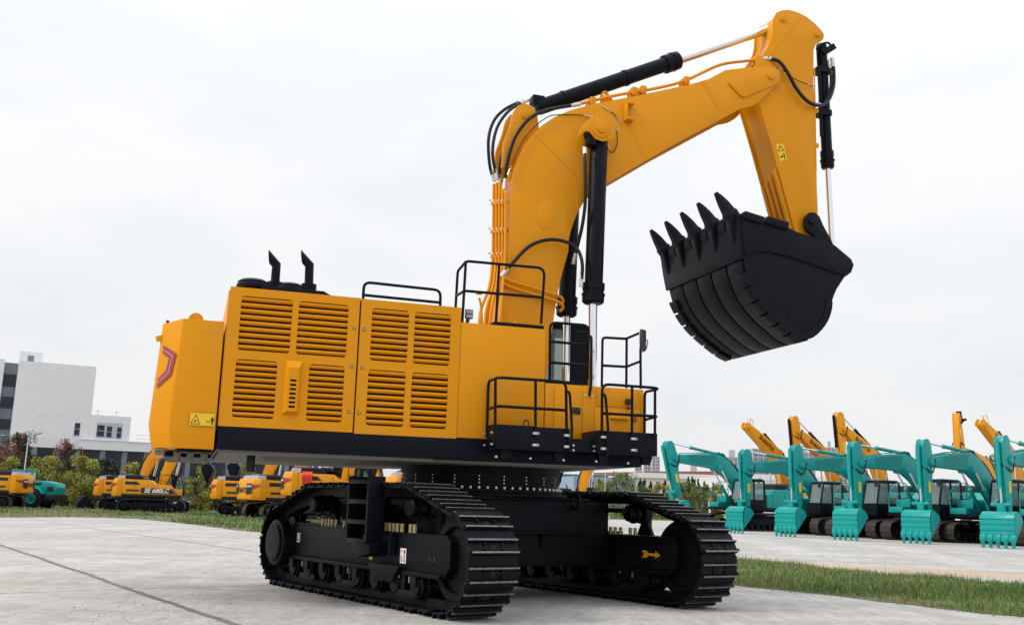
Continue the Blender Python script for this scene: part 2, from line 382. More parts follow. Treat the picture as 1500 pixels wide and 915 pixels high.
# ---- roof cap, intake domes, exhaust stacks, hood rail
q = S(-1.75, [(381, 423), (383.5, 412.5), (474.5, 422), (489, 434)])
z0 = 4.237
mb = MB().prism([(q[0][0], z0), (q[1][0], z0+.10), (q[2][0], z0+.10), (q[3][0]+.05, z0)], -1.78, .2); RC = mb.build('roof_cap', M['black'], ROOT, .012)
def dome(px, py, w, r, h, z): 
    c = P(px, py, w); mb = MB().lathe((c.x, w, z), (0, 0, 1), [(0, r*.86), (h*.35, r*.86), (h*.4, r), (h*.62, r*1.0), (h*.7, r*.93), (h*.85, r*.93), (h, r*.7), (h*1.02, .01)], 28)
    return mb.build('intake_dome', M['black'], ROOT)
dome(371, 418, -1.5, .235, .22, 4.237); dome(425, 419, -1.5, .2, .20, 4.25)
def stack(bl, br, el, er, tip, w):
    def rg(a, b, ry, n=18):
        A = P(*a, w); B = P(*b, w); c = (A+B)/2; h = (B-A)/2
        return [c+h*math.cos(2*math.pi*i/n)+Vector((0, ry*math.sin(2*math.pi*i/n), 0)) for i in range(n)]
    mb = MB(); r = .082
    mb.loft([rg(bl, br, r), rg(el, er, r), rg((el[0]-3.6, el[1]-3.8), tip, r)], caps=False)
    o = mb.build('exhaust_stack', M['black'], ROOT, recalc=True, ang=40)
    c = (P(*bl, w)+P(*br, w))/2
    MB().cyl(c+Vector((0, 0, -.06)), c+Vector((0, 0, .03)), r+.03).build('clamp_collar', M['black'], o)
    e = P(el[0]-2.4, (el[1]+tip[1])/2+4, w)
    return o
stack((396, 416), (409.5, 417), (398.3, 390), (411.5, 386.3), (393.5, 365.3), -1.35)
stack((445.8, 419), (458.8, 420), (446.8, 390), (459.9, 386.7), (441.2, 366), -1.35)
def rail(paths, name='handrail', r=.0215, parent=None, fil=.09, mt='black'):
    mb = MB()
    for p in paths: mb.tube(fillet([P(*q) for q in p], fil, 5), r, 8)
    return mb.build(name, M[mt], parent or ROOT)
wr = -1.93
rail([[(531.8, 440, wr), (533.2, 413, wr), (645.5, 425, wr), (644.6, 452, wr)], [(533, 432, wr), (644.5, 443, wr)]], fil=.1)
# ---- tall tank box, front tool box, their panels
bx = lambda x0, x1, y0, y1, z0, z1, name, m='yellow', par=None, bv=.015: MB().box(x0, x1, y0, y1, z0, z1).build(name, M[m], par or ROOT, bv)
TB = bx(-.955, .365, -2.0, -.62, 2.34, 4.02, 'tank_box', bv=.022)
FB = bx(.372, 1.985, -1.99, -.9, 2.34, 3.215, 'tool_box', bv=.02)
def panel(pts, name, th=.012, w=-1.99, m='yellow'):
    x0, x1, z0, z1 = rect(w, pts); return MB().box(x0, x1, w-th, w+.004, max(z0, 2.345), z1).build(name, M[m], FB, .004)
panel([(800.5, 562), (811.8, 563), (808, 652), (796, 651)], 'cover_panel')
DR = panel([(813.8, 569), (853.6, 572), (850, 652), (809, 650)], 'locker_door')
panel([(855.5, 564), (871, 565.5), (868, 652), (851, 650)], 'cover_panel')
LD = panel([(873.5, 567.5), (934, 573), (934, 597.5), (872.8, 594.5)], 'box_lid')
panel([(872.8, 597), (943, 600.5), (941, 652), (869, 650)], 'cover_panel', th=.008)
x0, x1, z0, z1 = rect(-2.004, [(838.5, 596), (850.5, 597), (850, 606.5), (838, 605.5)]); MB().box(x0, x1, -2.02, -2.0, z0, z1).build('door_handle', M['ink'], DR, .006)
p = P(919.5, 588, -2.0); MB().box(p.x-.035, p.x+.035, -2.05, -2.0, p.z-.05, p.z+.04).cyl(p+Vector((-.03, -.03, .0)), p+Vector((-.03, -.06, 0)), .03).cyl(p+Vector((0, -.02, -.10)), p+Vector((0, -.05, -.10)), .022).build('lid_latch', M['ink'], LD, .004)
p = P(907, 612, -2.0); MB().box(p.x-.15, p.x+.15, -2.04, -2.0, p.z-.02, p.z+.02).build('grab_bar', M['yellow'], FB, .006)
p = P(929, 613, -2.0); MB().box(p.x-.03, p.x+.03, -2.03, -2.0, p.z-.04, p.z+.04).build('red_reflector', M['red'], FB, .006)
# inner decks (between the boxes) and far-side boxes
mb = MB().box(-.96, 1.9, -.6, .85, 2.34, 2.5).box(-.96, .6, .6, 2.0, 2.51, 3.6).box(-.96, -.9, -.6, .6, 2.51, 4.0); mb.build('deck_cover', M['yellow'], ROOT, .015)
x0, x1, z0, z1 = rect(-1.9, [(799.5, 555), (862, 558.5), (862, 566), (799.5, 562.5)])
MB().box(.38, .99, -1.96, -.92, 3.216, 3.27).build('deck_mat', M['blackm'], ROOT, .006)
MB().box(-.45, .34, -1.98, -.95, 4.022, 4.075).build('deck_plate', M['blackm'], ROOT, .006)
p = P(757, 466, -1.5); MB().cyl((p.x, -1.5, 4.07), (p.x, -1.5, 4.15), .07).cyl((p.x, -1.5, 4.15), (p.x, -1.5, 4.19), .05).build('filler_cap', M['yellow'], TB, .006)
# ---- catwalk boxes with rails
def cat(x0, x1, name='catwalk_box'):
    o = MB().box(x0, x1, -2.6, -2.02, 2.175, 2.505).build(name, M['black'], ROOT, .012)
    mb = MB()
    for x in (x0+.15, x1-.12): mb.prism([(x-.09, 2.17), (x+.09, 2.17), (x+.05, 2.05), (x-.05, 2.05)], -2.5, -2.4)
    mb.build('support_bracket', M['black'], o); return o
K1 = cat(-.52, .545); K2 = cat(.958, 1.915)
MB().box(-.50, .1, -2.35, -2.03, 2.506, 2.535).build('box_lid', M['black'], K1, .005)
p = Vector((-.05, -2.3, 2.535)); MB().tube(fillet([p, p+Vector((0, 0, .08)), p+Vector((.07, 0, .08)), p+Vector((.07, 0, 0))], .03), .008).build('lid_handle', M['black'], K1)
mb = MB().prism([(.60, 2.36), (.92, 2.36), (.94, 2.19), (.57, 2.19)], -2.5, -2.02)
for i in range(9): mb.prism([(.60+i*.036, 2.36), (.632+i*.036, 2.36), (.624+i*.036, 2.378), (.608+i*.036, 2.378)], -2.5, -2.46)
mb.build('step_plate', M['black'], ROOT, .006)
g = lambda x, y, w=-2.62: (x, y, w)
rail([[(713, 640, -2.05), (715.6, 558, -2.05), (730.5, 552.5, -2.62), g(829, 559), g(830, 630)], [(714.3, 599, -2.05), (729, 594.5, -2.62), g(829.5, 600.5)],
      [g(725.3, 640), g(725.8, 554)], [g(784.3, 640), g(784.6, 557)]], fil=.10)
rail([[g(830.5, 573, -2.64), g(834.5, 574, -2.66), g(837.8, 626, -2.66), g(836, 662, -2.66)]], 'grab_handle', .02)
rail([[g(881.5, 640), g(882, 567), g(888, 562.5), g(960.5, 567.8), g(964, 569.5, -2.62), (944.5, 574, -2.05), (944, 640, -2.05)], [g(882, 605), g(963, 609.5), (945.5, 614.5, -2.05)],
      [g(925.6, 640), g(926, 565.5)], [g(959.3, 640), g(959.5, 568)]], fil=.08)
rail([[g(883.5, 577, -2.64), g(887, 579, -2.66), g(891, 630, -2.66), g(890, 668, -2.66)]], 'grab_handle', .02)
mb = MB()
for x, y in [(784, 634.5), (783.5, 651.5), (830, 637.5), (829.8, 654), (883.5, 640), (883.5, 656.8), (927.3, 642.5), (927.3, 659)]:
    p = P(x, y, -2.61); mb.mi = 0; mb.box(p.x-.044, p.x+.044, -2.655, -2.6, p.z-.016, p.z+.016); mb.mi = 1; mb.cyl((p.x+.024, -2.65, p.z), (p.x+.024, -2.664, p.z), .009, n=8)
mb.build('rail_clamp', [M['zinc'], M['ink']], ROOT, 0)
mb = MB()
for x, y, w in [(709.5, 635, -2.1), (720, 633, -2.45), (709.5, 651.5, -2.1), (720, 650, -2.45), (839.5, 652, -2.52), (839.5, 659, -2.52), (870, 653.5, -2.52), (870, 660, -2.52), (726.5, 668.5, -2.5), (776.5, 671, -2.5), (825, 673.5, -2.5), (873, 675.5, -2.5), (919.5, 678, -2.5), (856.5, 579, -2.01), (866.5, 579.5, -2.01)]:
    p = P(x, y, w); mb.cyl(p+Vector((0, .02, 0)), p+Vector((0, -.02, 0)), .016, n=8)
mb.build('hex_bolt', M['zinc'], ROOT)
# upper rails
rail([[(667.4, 450, -1.35), (670.5, 397, -1.35), (683.2, 382.3, -1.95), (793, 392.3, -1.95), (797.5, 400, -1.95), (792.5, 474, -1.95)], [(668.4, 433, -1.35), (680.4, 425.8, -1.95), (795, 435.5, -1.95)],
      [(677, 474, -1.95), (682.3, 384, -1.95)], [(726.5, 472, -1.95), (731.3, 387, -1.95)]], fil=.07)
rail([[(805, 556, -1.9), (806, 476, -1.9), (812, 472.3, -1.9), (857, 476, -1.9), (862.5, 480, -1.9), (860.5, 556, -1.9)], [(806, 500, -1.9), (862, 505, -1.9)], [(805.5, 530.5, -1.9), (861, 535, -1.9)],
      [(862, 491, -1.93), (866.3, 493, -2.02), (866, 560, -2.02), (863.5, 579, -2.02)]], fil=.05)
rail([[(881.5, 566, -1.4), (882.6, 494, -1.4), (917, 496, -1.4), (938, 487, -1.95), (938.6, 569, -1.95)], [(882.3, 535, -1.4), (917.3, 537, -1.4), (938, 529, -1.95)], [(917.4, 568, -1.4), (918, 496, -1.4)]], fil=.06)
p = P(941.8, 498, -2.0)
MR = MB().obox(p, (.055, .05, .0), (-.02, .022, 0), (0.0, 0, .165)).build('rear_view_mirror', M['ink'], ROOT, .02)
q = p+Vector((-.035, -.0, 0)); MB().obox(p+Vector((-.021, .023, 0)), (.045, .041, 0), (-.003, .003, 0), (0, 0, .145)).build('mirror_glass', M['chrome'], MR)
MB().tube(fillet([p+Vector((.03, .0, .02)), p+Vector((.10, .02, .0)), p+Vector((.06, .02, -.16)), p+Vector((-.03, .02, -.19))], .05), .008).build('mirror_bracket', M['ink'], MR)
p = P(687, 460, -1.8)
WL = MB().obox(p, (.058, 0, 0), (0, .03, 0), (0.0, 0, .07)).build('work_lamp', M['ink'], ROOT, .012)
mb = MB()
for dz in (.034, -.034): mb.box(p.x-.048, p.x+.048, p.y-.034, p.y-.029, p.z+dz-.026, p.z+dz+.026)
mb.build('lamp_lens', M['lens'], WL); MB().bar(p+Vector((-.01, .0, -.06)), p+Vector((-.03, .0, -.16)), .05, .05).build('lamp_bracket', M['ink'], WL)
# ---- operator's cab on the far side
cx0, cx1, cy0, cy1, cz0, cz1 = .62, 2.32, .98, 2.02, 2.36, 4.62
mb = MB(); pw = .07
for x in (cx0, 1.90, cx1-pw):
    for y in (cy0, cy1-pw): mb.box(x, x+pw, y, y+pw, cz0, cz1)
mb.box(cx0, cx1, cy0, cy1, cz1, cz1+.09).box(cx0, cx1, cy0, cy1, cz0-.02, cz0+.75)  .box(1.97, cx1, cy0+.01, cy0+.05, cz0, cz1-.02)
CAB = mb.build('operator_cab', M['black'], ROOT, .012)
MB().box(cx0+.08, 1.89, cy0+.02, cy0+.032, cz0+.76, cz1-.02).box(cx0+.02, cx0+.032, cy0+.08, cy1-.08, cz0+.76, cz1-.02).box(cx1-.03, cx1-.018, cy0+.08, cy1-.08, cz0+.5, cz1-.02).box(cx0+.08, cx1-.1, cy1-.03, cy1-.018, cz0+.76, cz1-.02).build('cab_window', M['glass'], CAB)
MB().box(1.1, 1.5, 1.3, 1.75, cz0+.7, cz0+1.6).build('driver_seat', M['dark'], CAB, .05)

# ================================================================== boom
BW = .45
bo = [(729, 590), (733, 472), (740, 400), (743.8, 360), (749, 277), (751.6, 251), (758.7, 232.8), (768.7, 211.8), (781.8, 194.8), (795, 183), (810.7, 172.5), (834, 162), (871, 152), (939, 139), (1010, 124), (1038, 116), (1055, 107), (1062, 103), (1099, 98.5), (1120, 97), (1129, 97.5), (1136, 100), (1141.3, 107), (1142, 115), (1138.5, 123), (1111.6, 150), (1101, 156), (1085.6, 159), (980, 215.7), (886.7, 270), (868, 283), (855, 296), (844.7, 314), (837, 335), (833, 353), (832.8, 368), (825, 395), (819, 419), (813, 454), (808, 490), (795, 600)]
bp_ = S(-BW, bo); core = [p for p, q in zip(bp_, bo) if q[0] < 1078]
BOOM = MB().prism(inset(core, .045), -BW+.03, BW-.03).build('boom', M['yellow'], ROOT, .004, ang=25)
mb = MB().prism(bp_, -BW, -BW+.035).prism(bp_, BW-.035, BW); mb.build('side_plate', M['yellow'], BOOM, .004, ang=25)
rp = S(-BW, [(1065.7, 122.4), (1071, 117), (1120, 100.5), (1133, 99.5), (1141, 107), (1141.5, 116), (1136, 124), (1089, 144), (1085, 142)])
mb = MB().prism(rp, -BW-.03, -BW+.001).prism(rp, BW-.001, BW+.03)
c = P(1128.4, 111.7, -BW); mb.cyl((c.x, -BW-.06, c.z), (c.x, BW+.06, c.z), .085, n=28); mb.build('tip_boss', M['yellow'], BOOM, .006)
ov = [(801+14.5*math.cos(a)*(1), 315.5+20.5*math.sin(a)) for a in [2*math.pi*i/28 for i in range(28)]]
MB().prism(S(-BW, ov), -BW-.008, -BW+.001).build('inspection_cover', M['yellow'], BOOM, .003)
mb = MB()
for a, b, wd in [((781.8, 196), (856, 268), .03), ((840, 228), (846, 305), .03), ((921, 186), (944, 229), .025), ((1030, 120), (1056, 161), .10)]:
    mb.bar(P(*a, -BW-.002), P(*b, -BW-.002), .012 if wd < .05 else .008, wd, up=(0, 0, 1)) if False else mb.obox((P(*a, -BW)+P(*b, -BW))/2, (P(*b, -BW)-P(*a, -BW))/2, (0, .005, 0), (P(*b, -BW)-P(*a, -BW)).cross(Vector((0, 1, 0))).normalized()*wd/2)
mb.build('weld_strip', M['yellow'], BOOM)
# bracket for the arm cylinder
lug = [(734, 246), (737, 210), (746, 186), (751.6, 164.6), (758, 155.4), (768.7, 152.8), (779, 156.7), (786, 168), (789, 192), (770, 213), (752, 252)]
mb = MB()
for y in (-.27, .20): mb.prism(S(-.235, lug), y, y+.07)
c = P(769, 168, -.27); mb.cyl((c.x, -.30, c.z), (c.x, .30, c.z), .075, n=24); mb.build('cylinder_bracket', M['yellow'], BOOM, .006)
# boom cylinder bosses
c = P(881.5, 188, -.85); bc = c
br_px = [(846, 201), (849, 190), (857, 179), (868, 170.5), (893, 172.5), (899, 184), (900.5, 198.5), (894, 206), (882, 208), (871, 204), (863, 194), (857, 193)]
br = S(-.80, br_px)
mb = MB()
for s in (-1, 1):
    y0, y1 = sorted((s*.80, s*.835)); mb.prism(br, y0, y1)
mb.cyl((c.x, -.855, c.z), (c.x, .855, c.z), .165, n=32).cyl((c.x, -.885, c.z), (c.x, .885, c.z), .09, n=24)
for dx in (-.10, .0): p = Vector((c.x+dx+.05, -.82, c.z+.21)); mb.cyl(p, p+Vector((0, 0, .06)), .022, n=8)
mb.build('cylinder_boss', M['yellow'], BOOM, .008)
p = P(920, 166, -BW); MB().box(p.x-.09, p.x+.07, -BW-.14, -BW+.002, p.z-.17, p.z-.13).box(p.x-.09, p.x+.07, -BW-.14, -BW+.002, p.z+.13, p.z+.17).box(p.x-.09, p.x-.06, -BW-.14, -BW+.002, p.z-.13, p.z+.13).build('lamp_bracket', M['yellow'], BOOM, .004)
q = S(-.12, [(880, 152), (879.5, 140), (882, 135), (886, 133.8), (890, 136), (892, 142), (899, 149)]); MB().holed(q, [[(x, z) for x, z in S(-.12, [(885.5+2.3*math.cos(a), 139+2.3*math.sin(a)) for a in [2*math.pi*i/10 for i in range(10)]])]], -.15, -.09).build('lifting_eye', M['yellow'], BOOM, .004)
# ---- cylinders: barrel > piston rod
def hydcyl(a, b, e, r, rr, name, gl=.30, rg=None, cap=.0, eye=None):
    a, b, e = Vector(a), Vector(b), Vector(e); t = (b-a).normalized(); rg = rg or r*1.22; L = (b-a).length
    mb = MB().lathe(a, t, [(-.02, r*.5), (0, r*.92), (.04, r), (L-gl, r), (L-gl+.01, rg), (L-gl+.12, rg), (L-gl+.13, rg*.94), (L-gl+.2, rg*.94), (L-gl+.21, rg), (L-.03, rg*.98), (L, rg*.8), (L, rr*1.05)], 28)
    for i in range(14):
        an = 2*math.pi*i/14; u = t.orthogonal().normalized(); w = t.cross(u)
        d = u*math.cos(an)+w*math.sin(an); p = b-t*.16+d*rg*.95; mb.cyl(p, p+d*.02, .018, n=6)
    o = mb.build(name, M['black'], ROOT, 0, ang=30)
    MB().cyl(b-t*.02, e, rr, n=24).build('piston_rod', M['chrome'], o); return o
for s in (1, -1):
    a = P(877.5, 206, -.62); b = P(868.5, 445, -.62); e = P(867.5, 575, -.62)
    f = lambda v: Vector((v.x, v.y*s, v.z))
    bcyl = hydcyl(f(a), f(b), f(e), .155, .073, 'boom_cylinder', gl=.36, rg=.19)
    ey = Vector((bc.x, s*.62, bc.z)); m2 = MB().lathe(ey-Vector((0, .13, 0)), (0, 1, 0), [(0, .1), (0, .2), (.26, .2), (.26, .1)], 28); m2.build('cylinder_eye', M['black'], bcyl, .01)
    mb = MB(); k = -.80*s
    mb.box(a.x-.26, a.x-.12, min(k, k+.2*s), max(k, k+.2*s), a.z-.16, a.z-.02).build('port_block', M['black'], bcyl, .01)
a = P(787, 158.5, 0); b = P(994, 88, 0); e = P(1135, 40, 0)
ac = hydcyl(a, b, e, .138, .088, 'arm_cylinder', gl=.34, rg=.175)
mb = MB(); t = (b-a).normalized(); mb.box(a.x-.12, a.x+.1, -.12, .12, a.z+.05, a.z+.2).build('port_block', M['black'], ac, .01)
d = (b-a); mb = MB()
for u in (.17, .60): mb.cyl(a+d*u, a+d*u+d.normalized()*.05, .152, n=28)
mb.build('barrel_band', M['black'], ac)
# ================================================================== stick (arm)
AW = .34
so = [(1131.5, 49), (1132, 34), (1133.5, 26), (1138, 18.5), (1146, 15.2), (1156, 14.8), (1169.7, 18.5), (1181, 24.5), (1192, 33), (1201, 42), (1206.5, 49), (1207.2, 54), (1205, 59), (1200, 62.5), (1194.5, 66), (1191.8, 75), (1191.8, 122), (1194, 159), (1195.7, 214), (1196.6, 275), (1198, 308), (1196, 352), (1167, 352), (1165.7, 341.7), (1148, 277), (1128, 205), (1111.6, 150), (1104, 118), (1106, 96), (1124, 70), (1129.5, 59)]
sp = S(-AW, so)
STK = MB().prism(inset(sp, .04), -AW+.03, AW-.03).build('stick', M['yellow'], ROOT, .004, ang=25)
q = S(-AW, [(1131.5, 49), (1128, 62), (1122, 73)])
mb = MB().prism(sp, -AW, -AW+.035).prism(sp, AW-.035, AW)
for x, y in [(1146.8, 27.5), (1198, 50.5)]:
    c = P(x, y, -AW); mb.cyl((c.x, -AW-.035, c.z), (c.x, AW+.035, c.z), .07, n=24)
for x, y in [(1196.5, 162), (1197, 213)]:
    c = P(x, y, -AW); mb.cyl((c.x, -AW, c.z), (c.x, -AW+.03, c.z), .05, n=18)
mb.build('side_plate', M['yellow'], STK, .004, ang=25)
mb = MB()
for a, b in (((1127, 82), (1173, 27)), ((1163, 132), (1190, 96)), ((1193, 100), (1195.5, 250))):
    A3 = P(*a, -AW); B3 = P(*b, -AW); mb.obox((A3+B3)/2, (B3-A3)/2, (0, .005, 0), (B3-A3).cross(Vector((0, 1, 0))).normalized()*.011)
mb.build('weld_strip', M['yellow'], STK)
a_ = P(1148, 277, -AW); b_ = P(1165.7, 341.7, -AW); tt = (b_-a_).normalized(); nn = Vector((tt.z, 0, -tt.x)); nn = nn if nn.x < 0 else -nn
mb = MB()
for i, y in enumerate((-.26, -.10, .06, .22)):
    s0 = a_-tt*(.42-.07*i); s0.y = y; s1 = b_-tt*.05; s1.y = y; mb.obox((s0+s1)/2+nn*.0, (s1-s0)/2, nn*.07, (0, .035, 0))
mb.build('wear_bar', M['yellow'], STK, .006)
mb = MB(); w = -AW-.006
q = [Vector((x, w, z)) for x, z in S(w, [(1136, 211.5), (1147.5, 210.5), (1153, 234.5), (1142.5, 236.5)])]
DS = MB().add(q, [(3, 2, 1, 0)]).build('warning_sticker', M['decal'], STK, recalc=False)
fq = lambda u, v: q[0]*(1-u)*(1-v)+q[1]*u*(1-v)+q[2]*u*v+q[3]*(1-u)*v+Vector((0, -.004, 0))
T = [(.5, .08), (.93, .42), (.07, .42)]; Ti = [(.5+(a-.5)*.74, .32+(b-.32)*.7) for a, b in T]
for i in range(3): j = (i+1) % 3; mb.add([fq(*T[i]), fq(*T[j]), fq(*Ti[j]), fq(*Ti[i])], [(0, 1, 2, 3)])
mb.add([fq(*p) for p in [(.2, .74), (.55, .68), (.55, .8), (.2, .8)]], [(0, 1, 2, 3)]); mb.add([fq(*p) for p in [(.66, .58), (.82, .58), (.80, .95), (.7, .95)]], [(0, 1, 2, 3)])
mb.build('pictogram', M['ink'], DS, recalc=False)
# bucket cylinder behind the stick, its valve and hoses
bcy = hydcyl(P(1203, 66, 0), P(1212.5, 247, 0), P(1219, 372, 0), .105, .058, 'bucket_cylinder', gl=.36, rg=.13)
mb = MB(); p = P(1209, 74, -.05); mb.bar(p+Vector((-.1, 0, -.1)), p+Vector((.18, 0, .1)), .16, .12); mb.bar(P(1200, 97, -.12), P(1203.5, 200, -.12), .05, .05)
for y in (103, 165): q_ = P(1206, y, -.08); mb.box(q_.x-.14, q_.x+.16, -.14, .10, q_.z-.06, q_.z+.06)
mb.tube(fillet([P(1196, 72, -.1), P(1204, 64.5, -.1), P(1212, 62, -.1), P(1217, 66, -.1), P(1218, 74, -.1)], .06), .022)
mb.build('valve_block', M['black'], bcy, 0)
lk = S(-.46, [(1177.5, 327), (1178.5, 318), (1185, 311.5), (1193, 312), (1199, 318), (1204, 330), (1216, 352), (1222, 366), (1205, 366), (1190, 345), (1181, 338)])
mb = MB().prism(lk, -.50, -.42).prism(lk, .42, .50); c = P(1188.5, 323, -.5); mb.cyl((c.x, -.54, c.z), (c.x, .54, c.z), .075, n=20); mb.build('bucket_link', M['bucketp'], ROOT, .01)
# ================================================================== bucket
YB = 1.45
shell_px = [(1085, 314.6), (1086, 341.7), (1088.5, 371), (1092.8, 399), (1104.7, 429.8), (1123, 456), (1150, 482.5), (1166, 495), (1179, 500.5), (1190, 498.5), (1199, 492), (1208, 482), (1215, 470), (1219.5, 455), (1221, 440), (1226.7, 424.7)]
shell = [tuple(p) for p in smooth_path(S(-YB, shell_px), 4)]
ear = S(-YB, [(1238.5, 406), (1246, 400), (1249.6, 389), (1245.5, 380.5), (1221.6, 360.3), (1208, 353.5), (1165.7, 340.6), (1153, 334), (1117, 325)])
outl = shell+ear
BKT = MB(); inn = inset(outl, .07); ns = len(shell)
ring = shell+list(reversed(inn[:ns])); BKT.prism(ring, -YB+.01, YB-.01)
pts = [shell[-1]]+ear[:7]; ii = [inn[ns-1]]+inn[ns:ns+7]; BKT.prism(pts+list(reversed(ii)), -YB+.01, YB-.01)
BKT = BKT.build('bucket', M['bucketp'], ROOT, 0, ang=20)
mb = MB()
for s in (-1, 1):
    y0 = s*YB
    mb.prism(outl, min(y0, y0-s*.06), max(y0, y0-s*.06))
    tp_ = S(-YB, [(1085, 314.6), (1117, 325), (1153, 334), (1165.7, 340.6), (1208, 353.5), (1221.6, 360.3), (1245.5, 380.5), (1249.6, 389), (1246, 400), (1238.5, 406), (1218, 398.5), (1191, 389), (1157, 377.5), (1123.5, 369), (1104.5, 370.5), (1093, 375.5), (1089.4, 375.6), (1086, 341)])
    mb.prism(tp_, min(y0+s*.04, y0), max(y0+s*.04, y0))
mb.build('side_wall', M['bucketp'], BKT, .006, ang=25)
rim_o = shell[8:]; mb = MB()
for s in (-1, 1):
    y0 = s*YB; outer = shell[9:56]; innr = inset(outl, .13)[9:56]; mb.prism(outer+list(reversed(innr)), min(y0, y0+s*.016), max(y0, y0+s*.016))
mb.build('side_rim', M['bucketp'], BKT, 0, ang=25)
def along(path, s):
    L = 0
    for i in range(len(path)-1):
        a = Vector(path[i]); b = Vector(path[i+1]); d = (b-a).length
        if L+d >= s:
            t = (b-a)/d; return a+t*(s-L), t
        L += d
    return Vector(path[-1]), t
def out2(t): return Vector((-t.y, t.x)) if False else Vector((t.y, -t.x))
sgn = 1
p_, t_ = along(shell, .3); n_ = out2(t_)
if n_.x > 0: sgn = -1
O3 = lambda s, off, y: (lambda a: Vector((a[0].x+sgn*out2(a[1]).x*off, y, a[0].y+sgn*out2(a[1]).y*off)))(along(shell, s))
def slab(s0, s1, y0, y1, th, n=10, off=0.0, taper=0):
    r = []
    for i in range(n+1):
        s = s0+(s1-s0)*i/n; r.append([O3(s, off-.004, y0), O3(s, off-.004, y1), O3(s, off+th, y1-taper), O3(s, off+th, y0+taper)])
    return r
mb = MB(); mb.loft(slab(-.0, .78, -YB-.02, YB+.05, .06, 6)); LIP = mb.build('lip_plate', M['bucketp'], BKT, .008, ang=25)
mb = MB(); e = [-1.44, -.87, -.29, .29, .87, 1.44]
for i in range(5): mb.loft(slab(.785, 2.75, e[i]+.03, e[i+1]-.03, .022, 26))
mb.build('wear_plate', M['bucketp'], BKT, .003, ang=25)
mb = MB()
for s in (-1, 1):
    for k in range(6):
        s0 = 1.02+k*.265; y0 = s*(YB+.045); y1 = s*(YB-.24); mb.loft(slab(s0, s0+.235, min(y0, y1), max(y0, y1), .06, 2, .02))
mb.build('heel_shroud', M['bucketp'], BKT, .012, ang=25)
mb = MB(); lip = Vector((shell[0][0], shell[0][1])); tl = (Vector(shell[0])-Vector(shell[3])).normalized()
for s in (-1, 1):
    for a, b in (((1086.5, 315), (1115, 324)), ((1119, 322.5), (1151, 332))):
        pa = P(*a, -YB); pb = P(*b, -YB); y = s*(YB); pa.y = pb.y = y; mb.obox((pa+pb)/2+Vector((0, s*.01, -.01)), (pb-pa)/2, (0, .085, 0), (.02, 0, .065))
mb.build('side_protector', M['bucketp'], BKT, .015)
for y in (-1.27, -.635, 0, .635, 1.27):
    L = Vector((lip.x, y, lip.y))
    base = L+Vector((-.02, 0, -.06)); d = Vector((-.60, 0, .80)).normalized(); nrm = Vector((-d.z, 0, d.x)); rings = []
    for u, h, wd, bend in ((-.02, .12, .105, 0), (.15, .12, .105, .0), (.19, .10, .085, .0), (.34, .082, .072, .0), (.48, .052, .058, -.004), (.585, .016, .045, -.012)):
        c = base+d*u-nrm*bend*1.0; a = Vector((0, wd, 0)); b = nrm*h; rings.append([c+a*.8+b, c+a+b*.6, c+a-b*.6, c+a*.8-b, c-a*.8-b, c-a-b*.6, c-a+b*.6, c-a*.8+b])
    t = MB().loft(rings).build('tooth', M['bucketp'], BKT, .006, ang=28)
    mb = MB(); r = []
    for s, th, wd in ((-.02, .14, .095), (.12, .15, .092), (.36, .10, .07), (.50, .065, .04)): r.append([O3(s, -.0, y-wd), O3(s, -.0, y+wd), O3(s, th, y+wd*.85), O3(s, th, y-wd*.85)])
    mb.loft(r); p = base+d*.10; mb.cyl(p+Vector((0, -.115, 0)), p+Vector((0, .115, 0)), .03, n=10); mb.build('tooth_adapter', M['bucketp'], t, .01, ang=28)
mb = MB()
for y in (-.95, -.3175, .3175, .95):
    mb.loft([[O3(s, -.02, y-.13), O3(s, -.02, y+.13), O3(s, th, y+.12), O3(s, th, y-.12)] for s, th in ((-.07, .05), (-.02, .11), (.1, .11), (.2, .07))])
mb.build('lip_shroud', M['bucketp'], LIP, .012, ang=28)
def taper(o):                             # the bucket narrows from its lip towards its floor
    for p in o.data.vertices:
        t = max(0, min(1, (6.4-p.co.z)/2.1)); p.co.y *= 1-.138*t; p.co.x += .12*t; p.co.z += .08*t
    for c in o.children: taper(c)
taper(BKT)
# ================================================================== pipes and hoses on the boom
def hose(pts, r=.028, name='hydraulic_hose', m='rubber', k=6, par=None):
    pp = [P(*q) for q in pts]; o = MB().tube(smooth_path(pp, k), r, 10).build(name, M[m], par or BOOM)
    mb = MB()
    for a, b in ((pp[0], pp[1]), (pp[-1], pp[-2])): d = (b-a).normalized(); mb.cyl(a-d*.02, a+d*.10, r*1.25, n=10); mb.cyl(a+d*.10, a+d*.17, r*1.05, n=10)
    mb.build('hose_fitting', M['zinc'], o); return o
hose([(724, 264, -.1), (717.5, 243, -.1), (715.5, 205, -.1), (723, 178, -.1), (740, 160, -.1), (766, 147.5, -.05)])
hose([(728, 262, -.2), (721.5, 225, -.2), (727, 190, -.2), (742, 166, -.2), (758, 154, -.1), (772, 147, -.05)])
hose([(739, 276, -.3), (741.5, 245, -.3), (750, 212, -.35), (760, 192, -.4), (778, 172, -.38), (803, 161, -.3), (848, 152.8, -.25)], .032)
hose([(732, 270, -.05), (733, 235, -.05), (745, 205, -.05), (765, 170, -.05)])
hose([(744, 255, -.47), (752, 235, -.47), (765, 208, -.47), (780, 189, -.47), (798, 174, -.47), (815, 168.5, -.47), (855, 169, -.48), (868, 171.5, -.5)], .009, 'signal_cable')
hose([(897, 182, -.47), (903, 190, -.5), (904, 208, -.5), (900, 221, -.5), (893, 222, -.5), (888, 206, -.5)], .009, 'signal_cable')
hose([(884, 157, -.46), (898, 166, -.46), (908, 178, -.46), (911, 181, -.46)], .007, 'signal_cable')
